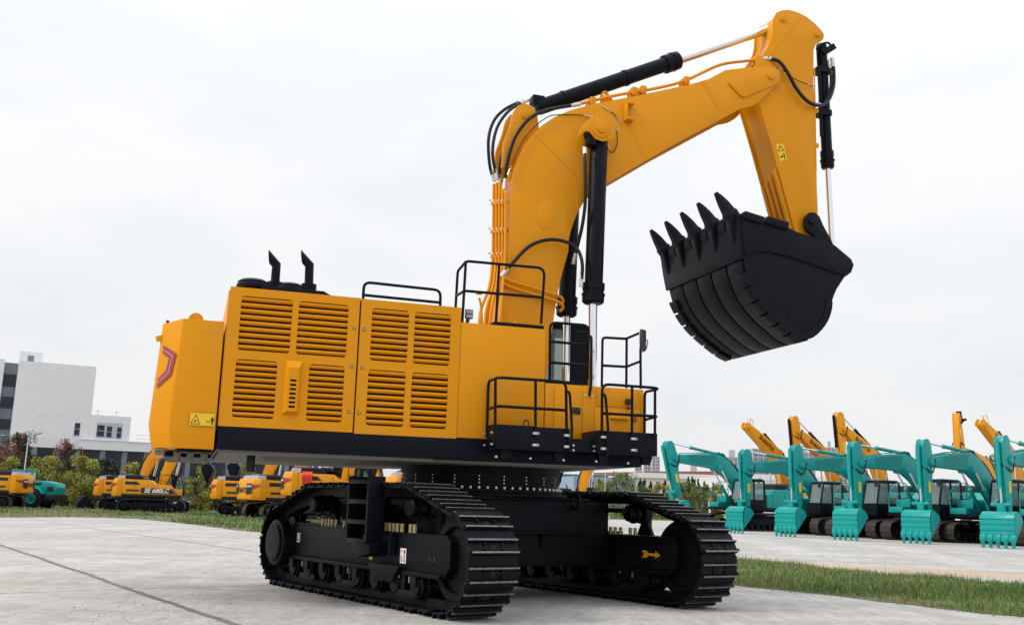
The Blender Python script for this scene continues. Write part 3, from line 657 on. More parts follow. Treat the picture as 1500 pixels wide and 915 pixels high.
hose([(856.5, 218, -.76), (857, 240, -.8), (857.5, 275, -.8), (857, 300, -.75), (853, 330, -.65), (846, 360, -.5), (840, 385, -.4)], .03)
hose([(735, 404, -.5), (752, 384, -.55), (775, 361, -.6), (800, 351.5, -.6), (825, 353, -.6), (845, 364, -.65), (853, 387, -.75), (851, 418, -.72)], .03)
hose([(1117, 86.5, -.30), (1128, 86, -.36), (1142, 91, -.42), (1154, 107, -.45), (1166.7, 130, -.45), (1183, 148.5, -.45), (1200, 154.8, -.4), (1213, 148, -.3), (1221, 127, -.2), (1221.5, 105, -.12), (1219, 87, -.1)], .034)
hose([(1192, 152, -.3), (1205, 153.5, -.25), (1214, 142, -.2), (1217.5, 118, -.15), (1214, 90, -.1)], .03)
hose([(1139.5, 104, -.46), (1146, 103, -.40), (1152, 107, -.40), (1166, 117, -.40), (1184, 124, -.40), (1193, 125, -.38)], .009, 'signal_cable')
mb = MB()
lo = [(722, 385), (727, 383), (731.5, 385), (736, 386), (740, 387)]
for i, (tx, y, x0) in enumerate(((723.5, 270, -.08), (727.5, 268, -.16), (732, 268, -.24), (736.5, 280, -.32), (741, 282, -.40))):
    mb.tube(fillet([P(tx, y, x0), P(lo[i][0], 380, x0-.05), P(lo[i][0]-4, 420, x0-.15), P(lo[i][0]-18+3*i, 452, x0-.25), P(lo[i][0]-20+3*i, 476, x0-.3)], .18), .027, 8)
mb.tube(fillet([P(706, 476, -.9), P(705, 448, -.9), P(702, 436, -.9)], .06), .02, 8)
mb.build('steel_pipe', M['yellow'], BOOM)
mb = MB()
for y, x in ((297, 731), (338, 730), (374, 730), (415, 727)):
    a = P(x-9, y+2, -.05); b = P(x+12, y-1, -.42); mb.bar(a, b, .09, .06)
mb.bar(P(702, 431, -.9), P(702, 428, -.9), .09, .09)
mb.build('pipe_clamp', M['yellow'], BOOM, .006)
mb = MB(); mb.mi = 0
for y, x in ((297, 731), (338, 730), (374, 730)):
    for k in range(4): p = P(x-8+k*6, y-2, -.1-.09*k); mb.cyl(p+Vector((-.06, -.02, 0)), p+Vector((-.085, -.03, 0)), .018, n=8)
mb.build('clamp_bolt', M['zinc'], BOOM)
# pipes sweeping across the boom foot
mb = MB()
for dy in (0, 9):
    mb.tube(fillet([P(734, 404+dy, -.49), P(748, 412+dy, -.52), P(790, 424+dy, -.53), P(822, 434+dy, -.53), P(826, 441+dy, -.5), P(820, 447+dy, -.45)], .12), .024, 8)
mb.build('steel_pipe', M['yellow'], BOOM)
# pipes along the boom top to the stick
mb = MB()
for y, dx in ((-.25, 0), (-.12, 1)):
    mb.tube(fillet([P(848, 152.5, y), P(900, 140, y), P(960, 130, y), P(1000, 120.5, y), P(1056, 93.5, y), P(1116, 87, y)], .25), .03, 8)
mb.build('steel_pipe', M['yellow'], BOOM)
mb = MB()
for x, y in ((866, 149), (927, 134.5), (940, 132.5), (1003, 119)): p = P(x, y, -.2); mb.box(p.x-.05, p.x+.05, -.31, -.05, p.z-.10, p.z+.05)
p = P(1108, 90, -.2); mb.box(p.x-.08, p.x+.10, -.32, -.05, p.z-.10, p.z+.06); mb.build('pipe_clamp', M['yellow'], BOOM, .008)
# ================================================================== undercarriage (a forward, b left, z up; TM turns it into the house frame)
def track_path():
    # outer ground-contact / shoe surface loop, clockwise seen from the right: start rear bottom, go forward
    p = [(-2.48, .0), (2.70, .0)]
    p += arcpts(2.72, .715, .715, -math.pi/2, R(52), 14)
    p += [(1.80, 1.69), (-1.40, 1.69)]
    p += arcpts(-2.50, .70, .70, R(128), R(270), 14)
    return [Vector((x, z)) for x, z in p]
def resample(path, n):
    pts = path+[path[0]]; seg = [(pts[i+1]-pts[i]).length for i in range(len(pts)-1)]; T = sum(seg); out = []
    for k in range(n):
        s = T*k/n; L = 0
        for i, d in enumerate(seg):
            if L+d >= s and d > 0:
                t = (pts[i+1]-pts[i])/d; out.append((pts[i]+t*(s-L), t)); break
            L += d
    return out, T
rs = random.Random(5)
def track(yc, side):
    tw = .37; path = track_path(); N = 43; sm, T = resample(path, N); pitch = T/N
    belt = MB(); b0, b1 = yc-tw, yc+tw
    for c, t in sm:
        n = Vector((t.y, -t.x))                       # outward
        q = lambda s, o: tuple(c+t*s+n*o)             # o: offset outward from the grouser-tip line
        h = pitch*.5
        ra, rb_ = -h*.88, .012                         # the two grousers of a shoe
        prof = [(-h*.95, -.055), (ra-.016, -.05), (ra-.012, -.010), (ra+.012, -.010), (ra+.03, -.052), (rb_-.03, -.054), (rb_-.013, -.006), (rb_+.013, -.006), (rb_+.03, -.054), (h*.93, -.066), (h*.93, -.088), (-h*.95, -.085)]
        jt = rs.uniform(-.006, .006); jo = rs.uniform(-.004, .002)
        rg = []
        for y_, k_ in ((b0, .80), (b0+.045, 1), (b1-.045, 1), (b1, .80)):
            rg.append([Vector((q(a_*k_+jt, o_+jo)[0], y_, q(a_*k_+jt, o_+jo)[1])) for a_, o_ in prof])
        belt.mi = 0; belt.loft(rg)
        belt.mi = 1
        for r_, o in ((ra, -.010), (rb_, -.006)):
            e0, e1 = (b0+.018 if r_ == ra else b0-.002), (b1-.018 if r_ == ra else b1+.002)
            belt.prism([q(r_-.011+jt, o-.008+jo), q(r_-.011+jt, o+.003+jo), q(r_+.011+jt, o+.003+jo), q(r_+.011+jt, o-.008+jo)], e0, e1)
        belt.mi = 0
        for dy in (-.10, .10):
            belt.prism([q(-h*1.0, -.20), q(-h*1.0, -.083), q(h*.96, -.083), q(h*.96, -.20)], yc+dy-.035, yc+dy+.035)
            for s in (-.055, .155-h*.93+.02):
                P0 = c+t*(-.045 if s < 0 else .125-.0)+n*-.05
        for dy in (-.13, .13):
            for s in (-.098, -.032):
                p = c+t*s+n*-.054; e = p+n*.024; belt.cyl((p.x, yc+dy, p.y), (e.x, yc+dy, e.y), .021, n=6)
        p = c+t*-.065+n*-.0535; e = p+n*.005; belt.mi = 2; belt.cyl((p.x, yc, p.y), (e.x, yc, e.y), .038, n=12); belt.mi = 0
    o = belt.build('track_belt', [M['blackm'], M['worn'], M['dark']], ROOT, 0, M=TM, flat=True)
    return o
for yc in (-2.05, 1.97):
    TBK = track(yc, 0)
    r = -1 if yc < 0 else 1
    near = yc-.20; far = yc+.26
    fr = MB()
    prof = [(-2.16, 1.01), (2.60, 1.01), (2.70, .93), (2.70, .60), (2.55, .46), (-2.36, .46), (-2.40, .60), (-2.22, .75)]
    fr.prism(prof, near, far)
    fr.prism([(-2.36, .515), (2.56, .515), (2.52, .455), (-2.36, .455)], near-.055, far+.055)
    fr.prism([(-2.1, 1.045), (1.0, 1.045), (1.0, 1.012), (-2.1, 1.012)], near-.012, far+.012)
    fr.prism([(-2.45, .78), (-2.25, 1.12), (-2.12, 1.14), (-2.03, 1.05), (-2.08, .98), (-2.16, .95), (-2.2, .46), (-2.36, .46)], near-.035, near+.06)
    FR = fr.build('track_frame', M['blackm'], ROOT, .01, M=TM)
    mb = MB(); mb.cyl((2.32, near-.004, .70), (2.32, near-.002, .70), .05, n=14).box(2.24, 2.32, near-.0045, near-.002, .655, .745).box(2.18, 2.3, near-.0045, near-.002, .655, .745)
    mb.build('inspection_slot', M['dark'], FR, M=TM)
    mb = MB().lathe((-2.50, near-.20, .70), (0, 1, 0), [(-.02, .01), (-.02, .29), (0, .31), (.02, .31), (.03, .37), (.2, .38), (.22, .42), (.30, .42), (.30, .3), (.62, .3), (.62, .2)], 32)
    for i in range(18):
        a = 2*math.pi*i/18; mb.prism([(-2.50+.54*math.cos(a+d), .70+k*math.sin(a+d)) if False else (-2.50+k*math.cos(a+d), .70+k*math.sin(a+d)) for d, k in ((-.09, .38), (-.04, .55), (.04, .55), (.09, .38))], yc-.06, yc+.06)
    mb.build('drive_sprocket', M['blackm'], ROOT, .008, M=TM)
    mb = MB().lathe((2.72, yc-.13, .715), (0, 1, 0), [(.05, .08), (.05, .22), (.06, .24), (.06, .40), (.0, .42), (.0, .50), (.04, .51), (.04, .56), (.22, .56), (.22, .51), (.26, .50), (.26, .42), (.2, .40), (.2, .24), (.21, .22), (.21, .08)], 36)
    mb.build('idler_wheel', M['blackm'], ROOT, M=TM)
    for k in range(8):
        x = -1.95+k*.56
        mb = MB().lathe((x, yc-.27, .33), (0, 1, 0), [(0, .06), (0, .11), (.04, .12), (.05, .145), (.12, .15), (.13, .175), (.17, .175), (.18, .13), (.36, .13), (.37, .175), (.41, .175), (.42, .15), (.49, .145), (.5, .12), (.54, .11), (.54, .06)], 18)
        mb.box(x-.07, x+.07, yc-.30, yc-.24, .33, .46).box(x-.07, x+.07, yc+.24, yc+.30, .33, .46)
        mb.build('track_roller', M['blackm'], ROOT, M=TM)
    for x in (-1.46, .12, 1.62):
        mb = MB().lathe((x, yc-.22, 1.345), (0, 1, 0), [(0, .03), (0, .10), (.03, .13), (.12, .13), (.12, .16), (.16, .16), (.17, .11), (.28, .11), (.28, .16), (.32, .16), (.32, .13), (.44, .13), (.44, .03)], 20)
        mb.box(x-.05, x+.05, yc+.2, yc+.28, 1.0, 1.36).prism([(x-.18, 1.0), (x+.18, 1.0), (x+.05, 1.25), (x-.05, 1.25)], yc+.16, yc+.22)
        mb.build('carrier_roller', M['blackm'], ROOT, M=TM)
    gd = MB()
    for x in (-1.4, -.05, 1.75):
        gd.prism([(x-.26, .27), (x+.26, .27), (x+.30, .20), (x+.2, .165), (x-.2, .165), (x-.30, .20)], near-.06, near-.015)
        for d in (-.17, .05): gd.prism([(x+d, .46), (x+d+.1, .46), (x+d+.07, .2), (x+d+.03, .2)], near-.05, near+.05)
    gd.build('roller_guard', M['blackm'], FR, .006, M=TM)
    mb = MB()
    for x in (-1.66, -1.38, -.30, -.03, 1.48, 1.77, 1.87): mb.cyl((x, near-.03, .445), (x, near-.03, .365), .018, n=8)
    mb.build('guard_bolt', M['brass'], FR, M=TM)
    mb = MB(); yb = yc-.19
    for x in [-1.07, -.95, -.84, -.73, -.60, -.32, .98, 1.09, 1.2, 1.31, 1.44, 1.67, 1.78]: mb.cyl((x, yb, 1.012), (x, yb, 1.125), .029, n=10)
    mb.build('frame_nut', M['brass'], FR, M=TM)
    if yc < 0:
        ld = MB(); x0, x1 = .46, 1.10; y0, y1 = near-.36, near-.10
        for a, b in ((x0, x0+.05), (x1-.05, x1)): ld.prism([(a, 1.76), (b, 1.76), (b, .86), (a, .86)], y0, y1)
        ld.box(x0+.05, x1-.05, y1-.04, y1, .95, 1.76)
        for z in (1.70, 1.42, 1.14, .88): ld.box(x0+.05, x1-.05, y0+.0, y0+.14, z-.045, z+.02)
        ld.prism([(x0, .858), (x1, .858), (x1-.02, .70), (x0+.25, .64)], y0+.06, near+.01)
        ld.prism([(x1+.18, 1.0), (x1+.26, 1.0), (x1+.24, .7), (x1+.2, .7)], near-.12, near+.01)
        ld.build('access_ladder', M['black'], ROOT, .006, M=TM)
        MB().prism([(.72, .57), (1.62, .57), (1.42, .34), (.98, .34)], near-.12, near-.056).build('step_bracket', M['blackm'], FR, .01, M=TM)
    # stickers on the frame
    if yc < 0:
        for x, z, s in ((-1.93, .80, .075), (1.52, .70, .10)):
            d = MB(); w = near-.004; d.box(x-s*.8, x+s*.8, w-.001, w, z-s, z+s); D = d.build('service_sticker', M['white'], FR, M=TM)
            g = MB(); w -= .003
            g.cyl((x+s*.4, w, z+s*.55), (x+s*.4, w-.001, z+s*.55), s*.24, n=12).box(x+s*.32, x+s*.48, w-.001, w, z-s*.7, z+s*.4).cyl((x+s*.4, w, z-s*.7), (x+s*.4, w-.001, z-s*.7), s*.17, n=10)
            g.box(x-s*.55, x-s*.45, w-.001, w, z-s*.7, z+.0).box(x-s*.55, x-s*.15, w-.001, w, z-s*.75, z-s*.65).box(x-s*.25, x-s*.15, w-.001, w, z-s*.7, z+.0).box(x-s*.6, x+.0, w-.001, w, z+s*.6, z+s*.66)
            g.build('pictogram', M['red'], D, M=TM)
        MB().box(.55, .65, near-.006, near-.002, .60, .68).build('yellow_marker', M['decal'], FR, M=TM)
    else:
        x, z, w = 2.11, .735, near-.004; a = .055
        MB().prism([(x-.02, z-.02), (x+.14, z-.02), (x+.14, z-a), (x+.25, z), (x+.14, z+a), (x+.14, z+.02), (x-.02, z+.02), (x-.05, z+a), (x-.16, z+a), (x-.11, z), (x-.16, z-a), (x-.05, z-a)], w-.002, w).build('travel_arrow', M['orange'], FR, M=TM)
# car body between the tracks
mb = MB()
mb.vprism([(-1.15, -1.2), (1.15, -1.2), (1.28, 1.2), (1.28, 1.66), (-1.15, 1.66), (-1.15, 1.2)], .52, 1.50)
for s in (-1, 1):
    for x in (-1, 1):
        if s > 0: continue
        poly = [(x*.55, s*.9), (x*1.15, s*.9), (x*1.62, s*1.66), (x*.75, s*1.66)]
        if (s*x) < 0: poly.reverse()
        mb.vprism(poly, .62, 1.38)
mb.vprism([(-1.25, -1.3), (1.25, -1.3), (1.25, 1.3), (-1.25, 1.3)], 1.502, 1.545)
mb.lathe((0, 0, 1.545), (0, 0, 1), [(0, 1.42), (.045, 1.42), (.05, 1.38)], 48)
for s in (-1, 1):
    for x in (-.9, .0, .9): mb.prism([(x-.02, 1.5), (x+.02, 1.5), (x+.02, .55), (x-.02, .55)], s*1.2-.04 if s < 0 else 1.2, s*1.2 if s < 0 else 1.24)
mb.box(1.15, 1.36, -1.15, 1.18, 1.0, 1.03)
for y in (-.55, .3): mb.prism([(1.15, .999), (1.34, .999), (1.15, .6)], y, y+.05)
CB = mb.build('car_body', M['blackm'], ROOT, .012, M=TM)
for x, y in ((1.35, .9), (-1.3, -.9)):
    mb = MB(); mb.tube([Vector((x+.11*math.cos(a), y, 1.50+.11*math.sin(a))) for a in [2*math.pi*i/16 for i in range(16)]], .03, 8, closed=True); mb.build('tow_eye', M['blackm'], CB, M=TM)
mb = MB()
for x, y in ((1.5, -1.62), (1.5, 1.62)): mb.box(x-.2, x+.2, y-.06, y+.06, 1.35, 1.42)
mb.build('hose_cover', M['blackm'], CB, M=TM)
mb = MB().lathe((0, 0, 1.60), (0, 0, 1), [(0, 1.33), (.05, 1.33), (.06, 1.27), (.15, 1.27), (.155, 1.29), (.20, 1.29), (.205, 1.27), (.29, 1.27), (.295, 1.30), (.435, 1.30)], 64)
mb.mi = 1
for i in range(64):
    a = 2*math.pi*i/64; c, s = math.cos(a), math.sin(a); p = Vector((1.315*c, 1.315*s, 1.652)); mb.cyl(p, p+Vector((0, 0, .035)), .021, n=8)
    if i % 3 == 0:
        for z in (1.74, 1.79, 1.84): q = Vector((1.268*c, 1.268*s, z)); mb.cyl(q, q+Vector((c, s, 0))*.025, .012, n=6)
SR = mb.build('slewing_ring', [M['blackm'], M['zinc']], ROOT, whole=True)
# ================================================================== ground height and the smaller machines of the yard
def sst(t): t = max(0, min(1, t)); return t*t*(3-2*t)
def gz(x, y): return .31*sst((y-26)/14)*sst((x-1)/8)
def rot2(p, a, o=(0, 0)): c, s = math.cos(a), math.sin(a); return (o[0]+p[0]*c-p[1]*s, o[1]+p[0]*s+p[1]*c)
def band(cl, hw):                          # polygon around a centre line with half widths
    L, Rr = [], []
    for i, p in enumerate(cl):
        a = Vector(cl[max(i-1, 0)]); b = Vector(cl[min(i+1, len(cl)-1)]); t = (b-a).normalized(); n = Vector((-t.y, t.x))
        L.append(tuple(Vector(p)+n*hw[i])); Rr.append(tuple(Vector(p)-n*hw[i]))
    return L+Rr[::-1]
BOOM_CL = [(0, 0), (.9, .52), (1.7, .90), (2.25, 1.06), (2.7, 1.09), (3.1, 1.0), (4.1, .64), (5.0, .28), (5.7, 0)]
BOOM_HW = [.22, .32, .39, .43, .43, .40, .33, .25, .17]
def excavator(name, label, group, s=1.0, paint='teal', beta=22, stick=0, bucket=0, dark='black', boom_paint=None, loc=(0, 0, 0), rz=0, lettered=None, decal_side=None, style='plain', bucket_paint=None, bscale=1.0):
    root = thing(name, label, 'excavator', loc, rz, group)
    SC = Matrix.Scale(s, 4); K = dict(M=SC); pm = M[paint]; bmn = M[boom_paint or paint]; dk = M[dark]
    def bd(mb, nm, m, par=root, bv=0, **k): return mb.build(nm, m, par, bv, M=SC, **k)
    # tracks
    path = [(-1.9, 0), (1.95, 0)]+arcpts(1.95, .46, .46, -math.pi/2, R(75), 8)+[(1.2, 1.02), (-1.2, 1.02)]+arcpts(-1.9, .46, .46, R(105), R(270), 8)
    sm, T = resample([Vector(p) for p in path], 46); h = T/46/2
    for sy in (-1, 1):
        b = MB(); yc = sy*1.3
        for c, t in sm:
            n = Vector((t.y, -t.x)); q = lambda a, o: tuple(c+t*a+n*o)
            b.prism([q(-h*.95, -.03), q(-h*.95, 0), q(-h*.6, 0), q(-h*.55, -.03), q(h*.95, -.035), q(h*.95, -.065), q(-h*.95, -.065)], yc-.3, yc+.3)
            b.prism([q(-h, -.14), q(-h, -.066), q(h*.95, -.066), q(h*.95, -.14)], yc-.09, yc+.09)
        TR = bd(b, 'track', M['rust'], flat=True, whole=True)
        f = MB().prism([(-1.65, .66), (1.5, .66), (1.6, .55), (1.55, .34), (-1.65, .34)], yc-.2, yc+.2)
        f.box(-.9, .9, min(yc-sy*.2, yc-sy*.9), max(yc-sy*.2, yc-sy*.9), .45, .85); bd(f, 'track_frame', dk, TR, .02)
        w = MB()
        w.lathe((-1.9, yc-.26, .46), (0, 1, 0), [(-.02, .01), (-.02, .25), (.02, .3), (.1, .36), (.42, .36), (.5, .3), (.54, .25), (.54, .01)], 20)
        w.lathe((1.95, yc-.2, .46), (0, 1, 0), [(0, .05), (0, .2), (.04, .36), (.36, .36), (.4, .2), (.4, .05)], 20)
        bd(w, 'sprocket_wheel', dk, TR)
        w = MB()
        for k in range(7): w.lathe((-1.35+k*.44, yc-.22, .22), (0, 1, 0), [(0, .06), (.02, .12), (.42, .12), (.44, .06)], 12)
        bd(w, 'track_roller', dk, TR)
    bd(MB().lathe((0, 0, .84), (0, 0, 1), [(0, .8), (.1, .8), (.11, .7), (.36, .7)], 28), 'slewing_ring', dk)
    # house
    fl = MB().box(-2.3, 2.0, -1.42, 1.42, 1.15, 1.30).box(-2.3, 1.0, -1.3, 1.3, 1.08, 1.149); bd(fl, 'main_frame', M['ink'] if paint != 'teal' else dk, bv=.015)
    body = [(-2.15, 1.30), (.35, 1.30), (.35, 2.02), (.1, 2.08), (-.25, 2.32), (-2.15, 2.36)]
    lb = [(-2.15, 1.30), (.1, 1.30), (.1, 2.05), (-.2, 2.08), (-.45, 2.34), (-2.15, 2.36)]
    HB = bd(MB().prism(body, -1.45, -.02).prism(lb, -.018, 1.45), 'engine_body', pm, bv=.03, whole=True)
    seam = MB()
    for sy in (-1, 1):
        for x in (-1.25, -.35): seam.box(x-.008, x+.008, min(sy*1.452, sy*1.446), max(sy*1.452, sy*1.446), 1.32, 2.2)
    bd(seam, 'panel_seam', M['dark'], HB)
    pl = [(-2.16, -1.46), (-2.55, -1.46), (-2.92, -1.10), (-3.06, -.5), (-3.06, .5), (-2.92, 1.10), (-2.55, 1.46), (-2.16, 1.46)]
    sh = lambda k, z: [Vector((-2.16+(x+2.16)*k, y*(1 if k == 1 else .985), z)) for x, y in pl]
    CWT = bd(MB().loft([sh(.93, 1.12), sh(1, 1.2), sh(1, 1.75), sh(.97, 2.15), sh(.82, 2.42)]), 'counterweight', pm, bv=.02)
    hd = MB(); r4 = lambda x0, x1, y, z: [Vector(p) for p in ((x0, -y, z), (x1, -y, z), (x1, y, z), (x0, y, z))]
    hd.loft([r4(-2.6, -.75, 1.15, 2.37), r4(-2.5, -.9, 1.05, 2.62), r4(-2.35, -1.1, .9, 2.70)]); HD = bd(hd, 'engine_hood', dk, bv=.03)
    if paint != 'teal':
        bd(MB().box(-2.3, -1.9, -.6, .6, 2.701, 2.73).loft([r4(-2.64, -2.05, 1.17, 2.375), r4(-2.53, -2.05, 1.07, 2.63)]), 'hood_cover', M['silver'], HD, .01)
    bd(MB().cyl((-1.2, -.6, 2.6), (-1.2, -.6, 2.95), .06).cyl((-1.2, -.6, 2.95), (-1.3, -.6, 3.0), .055), 'exhaust_pipe', M['ink'])
    if style == 'plain':
        bd(MB().box(.7, 1.9, -1.42, -.62, 1.302, 1.58).box(.4, 1.3, -1.42, -.62, 1.582, 1.95), 'tool_box', pm, bv=.03, whole=True)
    else:
        bd(MB().prism([(.352, 1.302), (2.0, 1.302), (2.0, 1.72), (1.36, 1.76), (1.2, 2.0), (.352, 2.02)], -1.45, -.62), 'tool_box', pm, bv=.03)
    rl = MB(); y = -1.38
    rl.tube(fillet([(1.9, y, 1.55), (1.85, y, 2.3), (1.2, y, 2.75), (.5, y, 2.75), (.5, y, 2.0)], .15), .025, 6).tube([(1.87, y, 2.0), (.5, y, 2.35)], .02, 6)
    bd(rl, 'handrail', pm if paint == 'teal' else dk)
    mm = MB().tube(fillet([(1.85, 1.4, 2.5), (2.1, 1.55, 2.5), (2.1, 1.55, 2.6)], .08), .02, 6).box(2.06, 2.12, 1.45, 1.65, 2.55, 2.85); bd(mm, 'side_mirror', M['ink'])
    # cab
    c = MB(); x0, x1, y0, y1, z0, z1 = .2, 1.95, .52, 1.44, 1.302, 2.86; p = .07
    c.box(x0, x1, y0, y1, z0, z0+.42)
    c.prism([(x0, z1-.12), (x1-.28, z1-.12), (x1-.36, z1), (x0+.1, z1)], y0, y1)
    for yy in (y0, y1-p):
        c.box(x0, x0+.12, yy, yy+p, z0+.42, z1-.12).box(.98, 1.08, yy, yy+p, z0+.42, z1-.12)
        c.prism([(x1-p, z0+.42), (x1, z0+.42), (x1-.26, z1-.12), (x1-.26-p, z1-.12)], yy, yy+p)
    CB_ = bd(c, 'operator_cab', dk, bv=.02, whole=True)
    if paint == 'teal': bd(MB().box(x0+.1, x1-.45, y0+.08, y1-.08, z1+.002, z1+.045), 'cab_roof', pm, CB_, .015)
    for yy in (y0+.025, y1-.035):
        gw = MB().box(x0+.12, .98, yy, yy+.01, z0+.43, z1-.13); gw.prism([(1.08, z0+.43), (x1-p, z0+.43), (x1-.26-p, z1-.13), (1.08, z1-.13)], yy, yy+.01); bd(gw, 'cab_window', M['glass'], CB_)
    fgl = MB().add([(x1-.03, y0+p, z0+.43), (x1-.03, y1-p, z0+.43), (x1-.29, y1-p, z1-.13), (x1-.29, y0+p, z1-.13), (x1-.045, y0+p, z0+.43), (x1-.045, y1-p, z0+.43), (x1-.305, y1-p, z1-.13), (x1-.305, y0+p, z1-.13)], [(0, 1, 2, 3), (7, 6, 5, 4), (0, 4, 5, 1), (1, 5, 6, 2), (2, 6, 7, 3), (3, 7, 4, 0)])
    bd(fgl, 'windscreen', M['glass'], CB_); bd(MB().box(.7, 1.15, .78, 1.2, z0+.4, z0+1.1), 'driver_seat', M['silver'], CB_, .06)
    # boom
    F0 = (.35, 1.72); be = R(beta); B = lambda p: rot2(p, be, F0)
    bw = .24; poly = [B(p) for p in band(BOOM_CL, BOOM_HW)]
    BM = bd(MB().prism(inset(poly, .03), -bw+.02, bw-.02).prism(poly, -bw, -bw+.025).prism(poly, bw-.025, bw), 'boom', bmn, bv=.008, whole=True)
    ej = B((2.65, .78)); bs = MB()
    for q_, r_, w_ in ((ej, .16, .40), (B((5.66, 0)), .15, .30), (B((2.6, 1.62)), .1, .16)): bs.cyl((q_[0], -w_, q_[1]), (q_[0], w_, q_[1]), r_, n=18)
    k = [B(p_) for p_ in ((2.2, 1.4), (2.45, 1.70), (2.72, 1.70), (2.95, 1.4))]; bs.prism(k, -.16, -.10).prism(k, .10, .16)
    bd(bs, 'pivot_boss', bmn, BM, .008)
    if paint == 'teal':
        tq = [B(p_) for p_ in ((3.0, 1.34), (3.3, 1.26), (4.9, .54), (4.75, .16), (4.2, .36), (3.4, .66), (3.1, .74))]
        for sy in (-1, 1): y0_, y1_ = sorted((sy*bw, sy*(bw+.005))); bd(MB().prism(tq, y0_, y1_), 'touch_up_patch', M['tealdark'], BM)
    pp = MB()
    for yy in (-.12, .12): pp.tube([(B(p_)[0], yy, B(p_)[1]) for p_ in ((2.9, 1.58), (3.4, 1.36), (4.3, .98), (5.1, .58), (5.5, .36))], .025, 6)
    bd(pp, 'steel_pipe', bmn, BM, whole=True)
    hz_ = MB()
    for yy in (-.16, -.06, .06, .16): hz_.tube(smooth_path([(F0[0]-.2, yy, 2.0), (B((.7, .85))[0]-.1, yy, B((.7, .85))[1]), (B((1.6, 1.42))[0], yy, B((1.6, 1.42))[1]), (B((2.9, 1.62))[0], yy, B((2.9, 1.62))[1])], 4), .03, 6)
    bd(hz_, 'hydraulic_hose', M['rubber'], BM, whole=True)
    cyl_m = pm if paint == 'teal' else dk; cyl_s = M['chrome']
    def hc(a, b, r, fr, nm, par):
        a, b = Vector(a), Vector(b); m = a+(b-a)*fr; t = (b-a).normalized()
        o = bd(MB().lathe(a, t, [(-r, r*.7), (0, r), ((m-a).length-.12, r), ((m-a).length-.11, r*1.2), ((m-a).length, r*1.2), ((m-a).length, r*.5)], 16), nm, cyl_m, par)
        bd(MB().cyl(m-t*.01, b, r*.52, n=12), 'piston_rod', cyl_s, o); return o
    for yy in (-.34, .34): hc((1.15, yy, 1.42), (ej[0], yy, ej[1]), .085, .55 if beta < 35 else .48, 'boom_cylinder', root)
    tip = B((5.7, 0))
    if lettered:
        for sy in (-1, 1):
            ce = B((4.0, .68)); tt = Vector((B((5, .28))[0]-B((3.1, 1.0))[0], 0, B((5, .28))[1]-B((3.1, 1.0))[1])).normalized(); up = Vector((-tt.z, 0, tt.x))
            mb = MB(); lettering(mb, lettered, .36, (ce[0], sy*(bw+.012), ce[1]), tt if sy < 0 else -tt, up, .005, bold=.01, stretch=.95); bd(mb, 'lettering', M['ink'], BM)
    if stick is None:
        lg = MB()
        for yy in (-.2, .14): lg.prism([B(p_) for p_ in ((5.5, .2), (5.75, .24), (5.95, .1), (5.9, -.12), (5.5, -.2))], yy, yy+.06)
        for yy in (-.12, .12): lg.tube(smooth_path([(B((5.4, .45))[0], yy, B((5.4, .45))[1]), (B((5.7, .62))[0], yy, B((5.7, .62))[1]), (B((5.95, .5))[0], yy, B((5.95, .5))[1])], 4), .022, 6)
        bd(lg, 'boom_tip_lug', bmn, BM, whole=True)
        e = B((4.6, 1.05)); hc((B((2.6, 1.62))[0], 0, B((2.6, 1.62))[1]), (e[0], 0, e[1]), .085, .93, 'arm_cylinder', root)
        return root
    ga = R(stick); Sx = lambda p_: rot2(p_, ga, tip)
    so_ = [(-.2, -.2), (-.22, .3), (-.14, .8), (-.02, .96), (.16, 1.0), (.34, .93), (.44, .7), (.47, .3), (.46, -.5), (.42, -1.2), (.30, -2.12), (.24, -2.22), (.1, -2.22), (.04, -2.12), (-.06, -1.2)]
    sp_ = [Sx(p_) for p_ in so_]
    ST = bd(MB().prism(inset(sp_, .03), -.17, .17).prism(sp_, -.19, -.165).prism(sp_, .165, .19), 'stick', bmn, bv=.01, whole=True)
    d_ = MB()
    for yy in (-.192, .192): q4 = [Sx(p_) for p_ in ((.02, -.85), (.18, -.85), (.18, -1.32), (.02, -1.32))]; d_.prism(q4, min(yy, yy*1.01), max(yy, yy*1.01))
    bd(d_, 'warning_sticker', M['decal'], ST)
    a = B((2.6, 1.62)); b = Sx((-.05, .85)); hc((a[0], 0, a[1]), (b[0], 0, b[1]), .085, .62, 'arm_cylinder', root)
    a = Sx((.56, .72)); b = Sx((.50, -1.75)); hc((a[0], 0, a[1]), (b[0], 0, b[1]), .085, .75, 'bucket_cylinder', ST)
    a = Sx((.2, .78)); q = MB()
    for yy in (-.1, .1): q.tube(smooth_path([(B((5.3, .35))[0], yy, B((5.3, .35))[1]), (Sx((-.3, .1))[0], yy*2.5, Sx((-.3, .1))[1]), (Sx((-.1, -.45))[0], yy*2.4, Sx((-.1, -.45))[1]), (Sx((.3, -.3))[0], yy*2, Sx((.3, -.3))[1]), (Sx((.52, -.2))[0], yy, Sx((.52, -.2))[1])], 5), .03, 6)
    bd(q, 'hydraulic_hose', M['rubber'], ST, whole=True)
    lk = MB(); kp = [Sx(p_) for p_ in ((.12, -1.55), (.26, -1.55), (.62, -1.72), (.62, -1.85), (.48, -1.85))]
    for yy in (-.27, .21): lk.prism(kp, yy, yy+.06)
    kp = [Sx(p_) for p_ in ((.46, -1.72), (.62, -1.72), (.58, -2.3), (.46, -2.3))]; lk.prism(kp, -.15, .15); e = Sx((.54, -1.78)); lk.cyl((e[0], -.4, e[1]), (e[0], .4, e[1]), .075, n=14)
    bd(lk, 'bucket_link', bmn if paint == 'teal' else dk, ST, .01, whole=True)
    if bucket is None: return root
